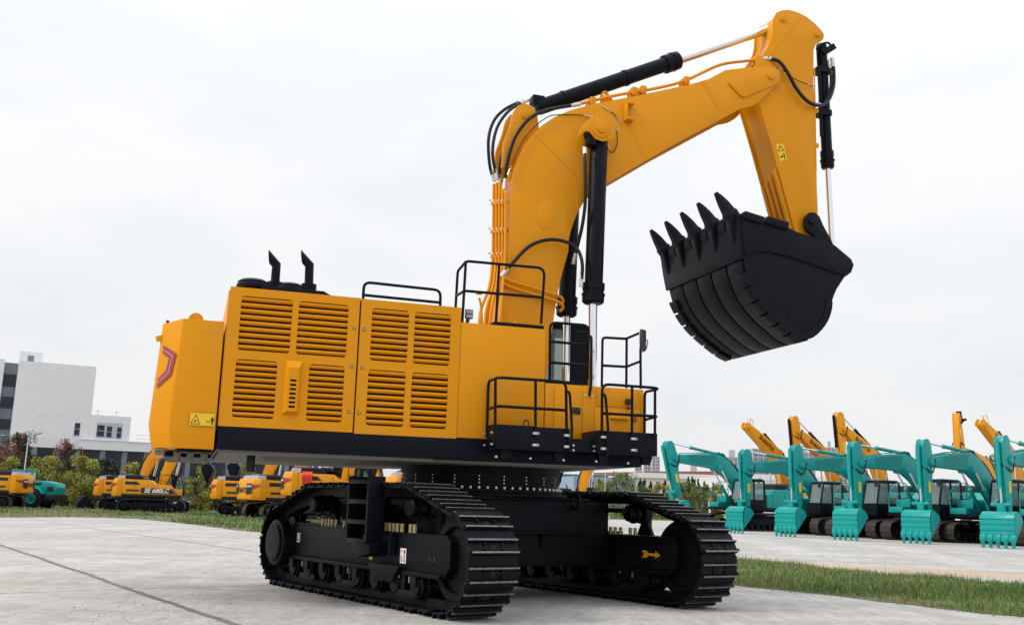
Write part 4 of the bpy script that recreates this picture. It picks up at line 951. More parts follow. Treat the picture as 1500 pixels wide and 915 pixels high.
    hg = Sx((.17, -2.12)); de = R(bucket); U0 = lambda p_: rot2((p_[0]*bscale*.84, p_[1]*bscale), de, hg); U = lambda p_: U0((p_[0]+.55, p_[1]))
    pr = [(x+.55, z) for x, z in [(-.48, -.42), (-.40, -.2), (-.22, -.02), (.05, .10), (.32, .08), (.52, -.04), (.62, -.22), (.655, -.5), (.655, -.9), (.63, -1.3)]]
    inn = [((x-.55)*.88+.54, z*.9-.03) for x, z in pr]; wb = .86*bscale
    bk = MB().prism([U0(p_) for p_ in pr+inn[::-1]], -wb, wb)
    for yy in (-wb, wb-.04): bk.prism([U0(p_) for p_ in pr+[(1.05, -1.32)]], yy, yy+.04)
    bpm = M[bucket_paint or paint]; BK = bd(bk, 'bucket', bpm, bv=.012, whole=True, ang=25)
    wp = MB()
    for z0_, z1_ in ((-.08, -.28), (-.34, -.56), (-.62, -.84), (-.90, -1.06)):
        wp.prism([U(p_) for p_ in ((.56 if z0_ > -.2 else .648, z0_), (.60 if z0_ > -.2 else .685, z0_-.005), (.685, z1_), (.648, z1_))], -wb-.01, wb+.01)
    wp.prism([U(p_) for p_ in ((.64, -1.08), (.70, -1.09), (.68, -1.36), (.60, -1.36))], -wb-.02, wb+.02)
    bd(wp, 'wear_strip', bpm, BK, .008, whole=True)
    for i in range(5):
        yy = (-.76+i*.38)*bscale; tt_ = MB(); rg = []
        for x, z, hx, hy in ((.665, -1.05, .03, .10), (.68, -1.2, .06, .11), (.665, -1.40, .06, .10), (.66, -1.42, .05, .075), (.645, -1.62, .035, .06), (.625, -1.76, .02, .05)):
            rg.append([Vector((U((x+a_*hx, z))[0], yy+b_*hy, U((x+a_*hx, z))[1])) for a_, b_ in ((-1, -1), (1, -1), (1, 1), (-1, 1))])
        tt_.loft(rg); bd(tt_, 'tooth', bpm, BK, .008)
    return root
# ---- the row of teal machines
HT = Vector((-.880, -.474, 0)); RT_ = math.atan2(HT.y, HT.x)
REACH = 6.1
TG = 'teal excavators parked in a row'
def put(o, bx_, d, scale=1.0, reach=REACH, turn=0):
    o.rotation_euler.z = RT_+R(turn); H_ = Vector((math.cos(RT_+R(turn)), math.sin(RT_+R(turn)), 0))
    p = colx(bx_, d); c = p-H_*reach*scale; o.location = (c.x, c.y, gz(p.x, p.y)); return o
t1 = excavator('teal_excavator', 'teal excavator with its arm bent inwards, at the left end of the teal row', TG, 1.12, 'teal', beta=22, stick=-13, bucket=-62, rz=RT_, bscale=.78)
put(t1, 984, 62, 1.12, 5.7)
t2 = excavator('teal_excavator', 'farthest teal excavator with a grounded bucket, beside the one with the bent arm', TG, 1.03, 'teal', beta=17.8, stick=0, bucket=0, rz=RT_, bscale=.79)
put(t2, 1093, 55.3)
for bx_, d, tn, lab in ((1168, 50.6, 1, 'teal excavator second among those with grounded buckets, counted from the black tracks'),
                    (1255, 47, 3, 'middle teal excavator of the five with grounded buckets'),
                    (1357, 44.5, 6, 'teal excavator with grounded bucket, next to the one cut by the photo edge'),
                    (1474, 41.3, 9, 'nearest teal excavator, bucket on the concrete, its body cut by the photo edge')):
    c = copy_tree(t2); c['label'] = lab; put(c, bx_, d, turn=tn)
# ---- yellow machines behind that row, booms raised
YG = 'yellow excavators behind the teal row'
SH = 'SHANTUI'
HY = Vector((-.86, -.51, 0)); RY = math.atan2(HY.y, HY.x)
def puty(o, px, d, X): p = colx(px, d)-HY*X; o.location = (p.x, p.y, .2); return o
y1 = excavator('yellow_excavator', 'yellow excavator with lettered stickless boom pointing up behind the two farthest teal machines', YG, 1.24, 'yellow2', beta=55, stick=None, rz=RY, lettered=SH)
puty(y1, 1091, 78, 4.75)
y2 = excavator('yellow_excavator', 'yellow excavator with raised boom and black bucket cylinder, behind the second teal bucket', YG, 1.24, 'yellow2', beta=51, stick=-4, bucket=None, rz=RY, lettered=SH, bucket_paint='bucketp')
puty(y2, 1166, 78, 5.1)
c = copy_tree(y2); c['label'] = 'yellow excavator with raised boom and black bucket cylinder, behind the middle teal machine'; puty(c, 1233, 74, 5.1)
c = copy_tree(y1); c['label'] = 'yellow excavator with stickless boom showing above the nearest teal excavator'; puty(c, 1441, 70, 4.75)
y4 = excavator('yellow_excavator', 'yellow excavator facing the yard head-on, its upright stick above the fourth teal boom', YG, 1.35, 'yellow2', beta=34, stick=174, bucket=None, rz=R(-140))
p = colx(1466, 84); y4.location = (p.x, p.y, .2)
c = copy_tree(y1); c['label'] = 'yellow excavator far off, its boom foot glimpsed right of the slewing ring'; p = colx(846, 112); c.location = (p.x, p.y, .2); c.rotation_euler.z = R(12)
y5 = excavator('yellow_excavator', 'yellow excavator with its boom laid low, glimpsed past the stick of the middle teal machine', YG, 1.2, 'yellow2', beta=-4, stick=None, rz=R(188), lettered=SH)
p = colx(1345, 92); y5.location = (p.x, p.y, .2)
# ================================================================== yellow machines, loaders and odds and ends on the left
LG = 'yellow excavators parked behind the grass strip'
RL = R(10)
def left(o, px, d, rz=RL, z=0): p = colx(px, d); o.location = (p.x, p.y, z); o.rotation_euler.z = rz; return o
def livery(o, s, sidetext):                # side graphics and tail lamps
    SC = Matrix.Scale(s, 4); body = [c for c in o.children if c.name.startswith('engine_body')][0]; cwt = [c for c in o.children if c.name.startswith('counterweight')][0]
    for sy in (-1, 1):
        y = sy*1.456; Y = lambda k: sorted((y, y+sy*k))
        MB().prism([(-1.98, 1.98), (-1.98, 2.2), (-1.15, 2.2), (-.92, 1.98)], *Y(.008)).prism([(-1.9, 1.62), (-1.82, 1.5), (-.95, 1.5), (-.95, 1.62)], *Y(.008)).build('grille_panel', M['ink'], body, M=SC)
        MB().prism([(-.82, 1.36), (-.82, 1.76), (1.25, 1.76), (1.6, 1.36)], *Y(.006)).build('name_panel', M['ink'], body, M=SC)
        MB().prism([(1.28, 1.76), (1.42, 1.76), (1.77, 1.36), (1.63, 1.36)], *Y(.007)).build('red_flash', M['red'], body, M=SC)
        mb = MB(); rt = Vector((1, 0, 0)) if sy < 0 else Vector((-1, 0, 0))
        lettering(mb, sidetext, .44, (.26, y+sy*.010, 1.56), rt, (0, 0, 1), .004, shear=.25, bold=.016); mb.build('lettering', M['white'], body, M=SC)
        # tail lamp cluster wrapping the counterweight corner
        a = Vector((-2.56, sy*1.475, 2.0)); b = Vector((-2.945, sy*1.115, 2.0)); c = Vector((-3.075, sy*.62, 2.0)); n = Vector((-.6, sy*.75, 0)).normalized()
        m2 = MB().add([a+n*.01+Vector((0, 0, .05)), b+n*.02+Vector((0, 0, .05)), b+n*.02-Vector((0, 0, .45)), b+n*.02-Vector((0, 0, .2)), a+n*.01-Vector((0, 0, .02))], [(0, 1, 3, 4)])
        m2.build('tail_lamp', M['red'], cwt, M=SC, recalc=False)
        m3 = MB().add([b+n*.025+Vector((0, 0, .12)), c+n*.03+Vector((0, 0, .12)), c+n*.03-Vector((0, 0, .55)), b+n*.025-Vector((0, 0, .45))], [(0, 1, 2, 3)])
        m3.build('lamp_housing', M['ink'], cwt, M=SC, recalc=False)
        m4 = MB(); mid_ = (b+c)/2+n*.036; rt2 = (c-b).normalized() if sy > 0 else (c-b).normalized(); rt2 = rt2 if sy < 0 else -rt2
        lettering(m4, 'SHANTUI', .16, mid_+Vector((0, 0, -.05)), -rt2 if sy < 0 else rt2, (0, 0, 1), .003, bold=.006, stretch=.62); m4.build('lettering', M['white'], cwt, M=SC)
    mb = MB(); lettering(mb, 'SHANTUI', .42, (-3.068, 0, 1.7), (0, -1, 0), (0, 0, 1), .006, bold=.012, stretch=.8); mb.build('lettering', M['ink'], cwt, M=SC)
a1 = excavator('yellow_excavator', 'yellow excavator with white model lettering on its black side stripe, foremost at the left', LG, 1.17, 'yellow2', beta=47, stick=20, bucket=-20, style='step', bucket_paint='bucketp'); livery(a1, 1.17, 'SE 680LC')
left(a1, 226, 88)
a2 = copy_tree(a1); a2['label'] = 'yellow excavator half hidden behind the one with the white side lettering'; left(a2, 195, 94.5)
a3 = copy_tree(a1); a3['label'] = 'yellow excavator with red tail lamps, left of the tail with dark lettering'; left(a3, 375, 81, R(8))
a4 = copy_tree(a1); a4['label'] = 'yellow excavator showing dark lettering across its tail, left of the red cloth'; left(a4, 420, 75, R(38))
a5 = copy_tree(a1); a5['label'] = 'yellow excavator with the red cloth on its side, seen over the near track'; left(a5, 492, 66, R(12), .35)
a6 = copy_tree(a1); a6['label'] = 'yellow excavator cut by the left photo edge, its tail beside the teal loader'; left(a6, -24, 86, R(186))
a7 = copy_tree(a1); a7['label'] = 'yellow excavator seen under the belly of the big machine, behind the red cloth one'; left(a7, 560, 92, R(150))
a8 = copy_tree(a1); a8['label'] = 'pale-hooded yellow excavator nearest the slewing ring in the gap under the belly'; left(a8, 650, 58, R(12), .05)
# red cloth hanging over a5's rear side corner
def local(o, v): return Matrix.Translation(o.location) @ Matrix.Rotation(o.rotation_euler.z, 4, 'Z') @ Vector(v)
mb = MB(); rows = []
for j in range(9):
    r = []
    for i in range(9):
        u = i/8; v = j/8; wv = .035*math.sin(u*14+v*1.5)*(.3+v); zz = 2.86-1.62*v-(.12*math.sin(u*3.1) if j == 8 else 0)
        y = -1.745-wv-.02 if j > 0 else -1.5
        r.append(Vector((-2.30+u*(.62-.1*v)+.05*v, y, zz if j else 2.87)))
    rows.append(r)
fr = [p for r in rows for p in r]; bk = [p+Vector((0, .008, 0)) for p in fr]; n = 9; F = []
for j in range(8):
    for i in range(8): F += [(j*n+i, j*n+i+1, (j+1)*n+i+1, (j+1)*n+i), (81+j*n+i, 81+(j+1)*n+i, 81+(j+1)*n+i+1, 81+j*n+i+1)]
mb.add(fr+bk, F)
rc = mb.build('red_cloth', M['redcloth'], None, ang=80); rc.location = a5.location; rc.rotation_euler.z = a5.rotation_euler.z
tag(rc, 'red cloth hanging down the side of a yellow excavator behind the track', 'cloth')
# ---- wheel loaders
def loader(label, px, d, rz):
    r = thing('wheel_loader', label, 'wheel loader', (0, 0, 0), rz, 'teal wheel loaders by the hedge')
    for x in (-1.75, 1.65):
        for y in (-1.25, 1.25):
            w = MB().lathe((x, y-.33, .85), (0, 1, 0), [(0, .42), (0, .72), (.06, .83), (.14, .86), (.52, .86), (.6, .83), (.66, .72), (.66, .42)], 32)
            for i in range(24):
                a = 2*math.pi*i/24; w.obox((x+.865*math.cos(a), y, .85+.865*math.sin(a)), (-.05*math.sin(a), 0, .05*math.cos(a)), (.02*math.cos(a), 0, .02*math.sin(a)), (0, .3, 0))
            W_ = w.build('wheel', M['rubber'], r, whole=True)
            MB().lathe((x, y-.36, .85), (0, 1, 0), [(.03, .01), (.03, .17), (0, .18), (0, .2), (.03, .21), (.03, .33), (0, .36), (.0, .41), (.04, .43), (.68, .43), (.72, .41), (.72, .36), (.69, .33), (.69, .21), (.72, .2), (.72, .18), (.69, .17), (.69, .01)], 24).build('rim', M['teal'], W_)
    hd = [(-3.5, 1.25), (-3.6, 1.9), (-3.45, 2.25), (-2.4, 2.45), (-.9, 2.5), (-.8, 2.0), (-1.2, 1.75), (-2.3, 1.75), (-2.7, 1.25)]
    H_ = MB().prism(hd, -.9, .9).build('engine_hood', M['teal'], r, .05)
    MB().box(-3.4, -2.75, -.91, .91, 1.5, 1.95).box(-2.2, -1.4, -.905, .905, 2.05, 2.3).build('side_grille', M['ink'], H_, whole=True)
    MB().prism([(-3.7, .75), (-3.75, 1.28), (-2.72, 1.23), (-2.6, .75)], -1.25, 1.25).build('counterweight', M['ink'], r, .06)
    for x in (-1.75, 1.65):
        for y in (-1.3, 1.3): MB().prism(arcpts(x, .85, 1.0, R(25), R(155), 10)+arcpts(x, .85, 1.06, R(155), R(25), 10), y-.34, y+.34).build('fender', M['teal'], r, .01)
    MB().box(-2.6, 2.4, -.5, .5, .6, 1.2).box(-.7, .5, -.8, .8, 1.2, 1.8).build('chassis', M['ink'], r, .03, whole=True)
    c = MB().box(-.75, .65, -.8, .8, 1.8, 2.25)
    for x in (-.75, -.1, .57):
        for y in (-.8, .72): c.box(x, x+.08, y, y+.08, 2.25, 3.25)
    K = c.build('driver_cab', M['ink'], r, .01, whole=True); MB().box(-.85, .78, -.88, .88, 3.25, 3.40).build('cab_roof', M['teal'], K, .04)
    MB().box(-.7, .6, -.77, .77, 2.26, 3.24).build('cab_window', M['glass'], K)
    for y in (-.55, .45): MB().prism([(1.2, 1.9), (1.25, 2.2), (2.4, 1.9), (3.6, .7), (3.5, .45), (3.3, .5), (2.2, 1.55)], y, y+.12).build('lift_arm', M['teal'], r, .02)
    MB().prism([(3.4, .2), (3.35, .9), (3.6, 1.35), (4.1, 1.45), (4.05, 1.38), (3.7, 1.25), (3.5, .9), (3.6, .25), (4.6, .12), (4.6, .06), (3.5, .1)], -1.5, 1.5).build('bucket', M['ink'], r, .02)
    p = colx(px, d); r.location = (p.x, p.y, 0); return r
loader('teal wheel loader with a teal wheel hub, behind the excavator at the left edge', 30, 92, R(176))
loader('teal wheel loader mostly hidden, only its grey and teal tail left of the excavators', 196, 103, R(8))
lb_ = thing('loader_bucket', 'black loader bucket left on the grass edge in front of a golden bush', 'bucket', colx(122, 98), R(30))
MB().prism([(-.7, 0), (-.75, .5), (-.3, 1.15), (.1, 1.25), (.05, 1.15), (-.25, 1.02), (-.62, .45), (-.55, .1), (.9, .06), (.9, 0)], -1.45, 1.45).build('bucket_shell', M['bucketp'], lb_, .02)
mb = MB()
for y in (-1.45, 1.40): mb.prism([(-.72, 0), (-.75, .5), (-.3, 1.15), (.1, 1.25), (.9, 0)], y, y+.05)
mb.build('side_wall', M['bucketp'], lb_, .01)
# ================================================================== ground
def lin(a, b, n): return [a+(b-a)*i/n for i in range(n+1)]
xs = [-1500, -600, -250, -120]+lin(-80, 80, 40)+[120, 250, 600, 1500]; ys = [-80, -30, 0]+lin(4, 60, 28)+lin(66, 160, 12)+[220, 400, 900, 2600]
v = [(x, y, gz(x, y)) for y in ys for x in xs]; nx = len(xs)
f = [(j*nx+i, j*nx+i+1, (j+1)*nx+i+1, (j+1)*nx+i) for j in range(len(ys)-1) for i in range(nx-1)]
def conc():
    m = bpy.data.materials.new('old_concrete'); m.use_nodes = True; N, L = nt(m); b = N['Principled BSDF']; b.inputs['Specular IOR Level'].default_value = .25
    tc = N.new('ShaderNodeTexCoord')
    def nz_(sc, det, stretch=None, rot=0, rough=.6):
        n = N.new('ShaderNodeTexNoise'); n.inputs['Scale'].default_value = sc; n.inputs['Detail'].default_value = det; n.inputs['Roughness'].default_value = rough
        mp = N.new('ShaderNodeMapping'); mp.inputs['Rotation'].default_value = (0, 0, rot)
        if stretch: mp.inputs['Scale'].default_value = stretch
        L.new(tc.outputs['Object'], mp.inputs['Vector']); L.new(mp.outputs['Vector'], n.inputs['Vector']); return n.outputs['Fac']
    def mixc(fac, a, bcol, lo, hi, amt):
        r = N.new('ShaderNodeMapRange'); r.inputs['From Min'].default_value = lo; r.inputs['From Max'].default_value = hi; r.inputs['To Max'].default_value = amt; L.new(fac, r.inputs['Value'])
        x = N.new('ShaderNodeMix'); x.data_type = 'RGBA'; L.new(r.outputs['Result'], x.inputs['Factor'])
        if isinstance(a, tuple): x.inputs['A'].default_value = (*a, 1)
        else: L.new(a, x.inputs['A'])
        x.inputs['B'].default_value = (*bcol, 1); return x.outputs['Result']
    c = mixc(nz_(.35, 8), (.47, .458, .448), (.37, .358, .35), .35, .7, 1)
    c = mixc(nz_(.5, 9, (1, .12, 1), R(25), .65), c, (.55, .54, .53), .46, .64, .9)      # drag streaks of the floated surface
    c = mixc(nz_(.7, 9, (.10, 1, 1), R(-14), .7), c, (.26, .25, .243), .48, .66, .62)      # tyre drags
    c = mixc(nz_(.9, 9, (.07, 1, 1), R(52), .7), c, (.27, .262, .255), .52, .68, .55)
    c = mixc(nz_(1.8, 10, None, 0, .7), c, (.27, .25, .225), .50, .72, .8)
    c = mixc(nz_(9, 8, (1, .35, 1), R(20), .7), c, (.27, .255, .238), .46, .68, .6)
    c = mixc(nz_(3.2, 9, (1, .25, 1), R(14), .75), c, (.56, .545, .52), .5, .68, .7)                 # stains
    c = mixc(nz_(.16, 5), c, (.48, .40, .32), .54, .70, .3)
    dt = N.new('ShaderNodeVectorMath'); dt.operation = 'DOT_PRODUCT'; dt.inputs[1].default_value = (.42, 1, 0); L.new(tc.outputs['Object'], dt.inputs[0])
    g1 = N.new('ShaderNodeMapRange'); g1.inputs['From Min'].default_value = 29; g1.inputs['From Max'].default_value = 31; L.new(dt.outputs['Value'], g1.inputs['Value'])
    g2 = N.new('ShaderNodeMapRange'); g2.inputs['From Min'].default_value = 36; g2.inputs['From Max'].default_value = 32; L.new(dt.outputs['Value'], g2.inputs['Value'])
    sp3 = N.new('ShaderNodeSeparateXYZ'); L.new(tc.outputs['Object'], sp3.inputs[0]); g3 = N.new('ShaderNodeMapRange'); g3.inputs['From Min'].default_value = 3; g3.inputs['From Max'].default_value = 6; L.new(sp3.outputs['X'], g3.inputs['Value'])
    def mul(a, b_): k_ = N.new('ShaderNodeMath'); k_.operation = 'MULTIPLY'; L.new(a, k_.inputs[0]); L.new(b_, k_.inputs[1]); return k_.outputs[0]
    c = mixc(mul(mul(mul(g1.outputs['Result'], g2.outputs['Result']), g3.outputs['Result']), nz_(.6, 8, None, 0, .7)), c, (.50, .34, .20), .22, .6, .9)          # sand washed against the verge                               # sandy patches
    c = mixc(nz_(45, 3), c, (.2, .19, .175), .58, .74, .6)                                # grit
    L.new(c, b.inputs['Base Color']); b.inputs['Roughness'].default_value = .85
    bp = N.new('ShaderNodeBump'); bp.inputs['Strength'].default_value = .25; bp.inputs['Distance'].default_value = .01; L.new(nz_(30, 6), bp.inputs['Height']); L.new(bp.outputs['Normal'], b.inputs['Normal'])
    return m
g = MB().add(v, f).build('concrete_ground', conc(), recalc=False, ang=80); tag(g, kind='structure')
M['joint'] = mat('joint_filler', (.15, .14, .125), .9, vary=.35, scale=6, dirt=(.3, .28, .25), dirt_amt=.7)
M['crack'] = mat('dark_saw_cut', (.13, .12, .11), .9, vary=.3, scale=4)
rj = random.Random(3)
def joint(px, w, m, name='pavement_joint'):
    P3 = [onz(*p) for p in px]; pts = []
    for a, b in zip(P3, P3[1:]):
        k = max(2, int((b-a).length/.12)); pts += [a+(b-a)*i/k for i in range(k)]
    pts.append(P3[-1]); v = []; d = (P3[-1]-P3[0]).normalized(); n = Vector((-d.y, d.x, 0)); off = 0
    for p in pts:
        off = off*.85+rj.uniform(-1, 1)*w*.10; ww = w*rj.uniform(.35, .62); ww2 = w*rj.uniform(.35, .62)
        for s in (ww, -ww2): q = p+n*(s+off); v.append((q.x, q.y, gz(q.x, q.y)+.004))
    f = [(2*i, 2*i+2, 2*i+3, 2*i+1) for i in range(len(pts)-1)]
    tag(MB().add(v, f).build(name, m, recalc=False), kind='structure')
joint([(-60, 775), (0, 797.5), (125, 840), (230, 876.5), (345, 915), (420, 940)], .12, M['joint'])
joint([(-60, 872), (0, 868.8), (200, 861.5), (390, 857)], .022, M['crack'])
joint([(20, 757), (60, 761.5), (150, 776), (260, 791), (378, 808.5)], .05, M['crack'])
joint([(-40, 829), (90, 824)], .02, M['crack'])
M['pebble'] = mat('grey_grit', (.2, .19, .175), .9, vary=.4, scale=9)
mb = MB()
for k in range(300):
    px, py = (rj.gauss(230, 80), rj.uniform(868, 915)) if k < 250 else (rj.uniform(0, 1500), rj.uniform(800, 915))
    if 380 < px < 1080 and py < 905: continue
    p = onz(px, py); r = rj.uniform(.003, .008)*rj.choice((.7, 1, 1, 1.5))
    a, b, c = [Vector((rj.uniform(-1, 1), rj.uniform(-1, 1), rj.uniform(-.4, .4)))*r for _ in range(3)]
    q = Vector((p.x, p.y, gz(p.x, p.y)+r*.5)); mb.add([q+a, q+b, q-a, q-b, q+Vector((0, 0, r)), q-Vector((0, 0, r*.4))], [(0, 1, 4), (1, 2, 4), (2, 3, 4), (3, 0, 4), (1, 0, 5), (2, 1, 5), (3, 2, 5), (0, 3, 5)])
tag(mb.build('grit', M['pebble'], flat=True), kind='stuff')
# ================================================================== grass
GR = [mat('grass_green', (.115, .215, .035), .6, vary=.35, scale=.8), mat('grass_dry', (.27, .215, .10), .7, vary=.3, scale=.8), mat('grass_dark', (.065, .145, .025), .6, vary=.3, scale=.8)]
M['soil'] = mat('grass_soil', (.12, .115, .05), .95, vary=.4, scale=1.2, dirt=(.15, .11, .065), dirt_amt=.7)
def inside(p, poly):
    c = False; n = len(poly)
    for i in range(n):
        a = poly[i]; b = poly[i-1]
        if (a[1] > p[1]) != (b[1] > p[1]) and p[0] < (b[0]-a[0])*(p[1]-a[1])/(b[1]-a[1])+a[0]: c = not c
    return c
def lawn(edge_px, n, h0, h1, wd, seed, name, dist_fn=None):
    rg = random.Random(seed); pl = [onz(*p) for p in edge_px]; poly = [(p.x, p.y) for p in pl]
    # ragged soil sheet
    c = []
    for a, b in zip(pl, pl[1:]+pl[:1]):
        k = max(1, int((b-a).length/.6))
        for i in range(k): q = a+(b-a)*i/k; c.append((q.x+rg.uniform(-.08, .08), q.y+rg.uniform(-.12, .12)))
    so = MB().add([(x, y, gz(x, y)+.008) for x, y in c], [list(range(len(c)))]).build('soil_strip', M['soil'], recalc=False); tag(so, kind='structure')
    x0 = min(p[0] for p in poly); x1 = max(p[0] for p in poly); y0 = min(p[1] for p in poly); y1 = max(p[1] for p in poly)
    mb = MB(); k = 0; V = mb.v; F = mb.f; MI = mb.m; tries = 0
    clumps = [(rg.uniform(x0, x1), rg.uniform(y0, y1), rg.uniform(.3, 1.6), rg.choice((0, 0, 1, 2, 2)), rg.uniform(.6, 1.5)) for _ in range(220)]
    while k < n and tries < n*8:
        tries += 1
        if rg.random() < .6:
            cl = rg.choice(clumps); x = rg.gauss(cl[0], cl[2]); y = rg.gauss(cl[1], cl[2]*.6); mi = cl[3] if rg.random() < .75 else rg.choice((0, 1, 2)); hk = cl[4]
        else: x = rg.uniform(x0, x1); y = rg.uniform(y0, y1); mi = rg.choice((0, 0, 1, 2)); hk = rg.uniform(.4, 1)
        if not inside((x+rg.gauss(0, .12), y+rg.gauss(0, .28 if rg.random() < .4 else .06)), poly): continue
        nv = noise.noise((x*.55+seed, y*.55, 3)); n2 = noise.noise((x*1.7, y*1.7+seed, 8))
        if nv+.6*n2 < -.38 and rg.random() < .85: continue
        if n2 > .36: mi = 1 if rg.random() < .5 else mi
        elif mi == 1 and rg.random() < .5: mi = 0
        elif nv > .25 and rg.random() < .6: mi = 0
        hk *= 1+.7*nv+.35*n2; hk = max(.25, hk)
        if rg.random() < .004: hk *= 2.4; mi = 1
        k += 1; h = rg.uniform(h0, h1)*hk; a = rg.uniform(0, 6.283); z = gz(x, y); dx, dy = math.cos(a), math.sin(a); ln = rg.uniform(.1, .8)*h; w = wd*rg.uniform(.6, 1.4); b = len(V)
        V += [Vector((x-dy*w, y+dx*w, z)), Vector((x+dy*w, y-dx*w, z)), Vector((x+dx*ln*.4+dy*w*.7, y+dy*ln*.4-dx*w*.7, z+h*.62)), Vector((x+dx*ln*.4-dy*w*.7, y+dy*ln*.4+dx*w*.7, z+h*.62)), Vector((x+dx*ln, y+dy*ln, z+h))]
        F += [(b, b+1, b+2, b+3), (b+3, b+2, b+4)]; MI += [mi, mi]
    tag(mb.build(name, GR, recalc=False, flat=True), kind='stuff')
lawn([(1040, 853), (1085, 858.5), (1140, 863.5), (1200, 869), (1280, 879), (1350, 887), (1430, 897), (1500, 904), (1640, 922), (1640, 876), (1500, 857), (1400, 849), (1300, 842), (1200, 832), (1140, 826), (1085, 822.5), (1040, 819)], 60000, .03, .15, .0055, 11, 'grass')
lawn([(-120, 757), (0, 757.5), (80, 757), (150, 757.5), (200, 759.5), (250, 764), (300, 770), (345, 776), (385, 779.5), (460, 789), (620, 800), (620, 752), (520, 749), (400, 751.5), (335, 751.5), (300, 743.3), (150, 739.2), (0, 738.2), (-120, 738)], 52000, .05, .24, .022, 12, 'grass')
lawn([(860, 763.5), (960, 765.5), (1060, 768), (1060, 757.5), (960, 756), (860, 753)], 6000, .2, .5, .06, 13, 'grass')
# ================================================================== trees and shrubs
def leafmat(n, c): return mat(n, c, .55, vary=.3, scale=.6)
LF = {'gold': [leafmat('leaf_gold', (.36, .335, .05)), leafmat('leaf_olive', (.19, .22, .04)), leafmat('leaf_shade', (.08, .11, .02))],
      'green': [leafmat('leaf_green', (.12, .17, .04)), leafmat('leaf_mid', (.07, .12, .03)), leafmat('leaf_light', (.19, .23, .06))],
      'dark': [leafmat('leaf_dark', (.022, .045, .014)), leafmat('leaf_darker', (.013, .028, .010)), leafmat('leaf_darkmid', (.035, .06, .022))],
      'red': [leafmat('leaf_pod', (.27, .062, .045)), leafmat('leaf_dark2', (.022, .045, .014)), leafmat('leaf_mid2', (.045, .075, .02))]}
M['bark'] = mat('bark', (.085, .065, .05), .9, vary=.4, scale=6)
def plant(name, label, cat, group, px, d, top, wpx, kind='gold', shape='bush', n=2600, leaf=.13, seed=1, base=None, zb=0):
    rg = random.Random(seed); p = colx(px, d); p.z = gz(p.x, p.y)+zb
    H = atd(px, top, d).z-p.z; Wd = wpx*d/FPX/2
    r = thing(name, label, cat, p, 0, group)
    t = MB(); tr = max(.04, H*.02)
    if shape == 'tree':
        t.tube(smooth_path([(0, 0, -.05), (.03*H, 0, H*.25), (-.01*H, .02*H, H*.5), (0, 0, H*.85)], 4), tr, 7)
        for k in range(6): a = k*1.1; z = H*(.3+.08*k); t.tube([(0, 0, z), (math.cos(a)*Wd*.35, math.sin(a)*Wd*.35, z+H*.1), (math.cos(a)*Wd*.65, math.sin(a)*Wd*.65, z+H*.24)], tr*.4, 5)
    else:
        for k in range(7):
            a = k*.9+rg.random(); t.tube(smooth_path([(0, 0, -.05), (math.cos(a)*Wd*.2, math.sin(a)*Wd*.2, H*.3), (math.cos(a)*Wd*(.5 if shape != 'spire' else .12), math.sin(a)*Wd*.5, H*.75)], 3), tr*.5, 5)
    t.build('trunk', M['bark'], r, whole=True)
    cl = []
    if shape == 'spire':
        for k in range(16): z = H*(.05+.9*k/16); cl.append((rg.gauss(0, Wd*.12), rg.gauss(0, Wd*.12), z, Wd*(1.05-z/H)*.8, H*.07))
    else:
        lo = .22 if shape == 'tree' else .05
        for k in range(34):
            a = rg.uniform(0, 6.28); u = rg.random(); z = H*(lo+(.93-lo)*rg.random()); pr = math.sin(math.pi*min(1, max(.12, (z/H-lo*.7)/(1.08-lo*.7))))**.6
            rr = Wd*.78*pr*math.sqrt(u); cl.append((rr*math.cos(a), rr*math.sin(a), z, Wd*rg.uniform(.16, .34), H*rg.uniform(.06, .12)))
        cl += [(rg.gauss(0, Wd*.2), rg.gauss(0, Wd*.2), H*rg.uniform(.88, .97), Wd*.14, H*.05) for _ in range(5)]
    m = MB(); V, F, MI = m.v, m.f, m.m
    for k in range(n):
        c = rg.choice(cl); a = rg.uniform(0, 6.28); e = math.acos(rg.uniform(-1, 1)); q = rg.random()**.4
        x = c[0]+c[3]*q*math.sin(e)*math.cos(a); y = c[1]+c[3]*q*math.sin(e)*math.sin(a); z = max(.03, c[2]+c[4]*q*math.cos(e)*1.3)
        s = leaf*rg.uniform(.5, 1.3)
        up = Vector((rg.gauss(0, .6), rg.gauss(0, .6), 1 if shape == 'spire' else rg.gauss(.3, .6))).normalized(); sd = up.orthogonal().normalized(); sd.rotate(Matrix.Rotation(rg.uniform(0, 6.28), 3, up))
        o = Vector((x, y, z)); b = len(V); w_ = s*(.22 if shape == 'spire' else .45)
        V += [o-up*s*.5, o+sd*w_, o+up*s*.6, o-sd*w_]; F.append((b, b+1, b+2, b+3))
        if kind == 'red': mi = 0 if (z > H*.62 and int(c[0]*37+c[1]*53+c[2]*11) % 2 and q > .45) else rg.choice((1, 1, 2))
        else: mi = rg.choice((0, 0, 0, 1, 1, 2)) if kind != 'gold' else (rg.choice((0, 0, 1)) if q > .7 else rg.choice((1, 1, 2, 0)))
        MI.append(mi)
    m.build('crown', LF[kind], r, recalc=False, flat=True); return r
GB = 'golden bushes in front of the office block'
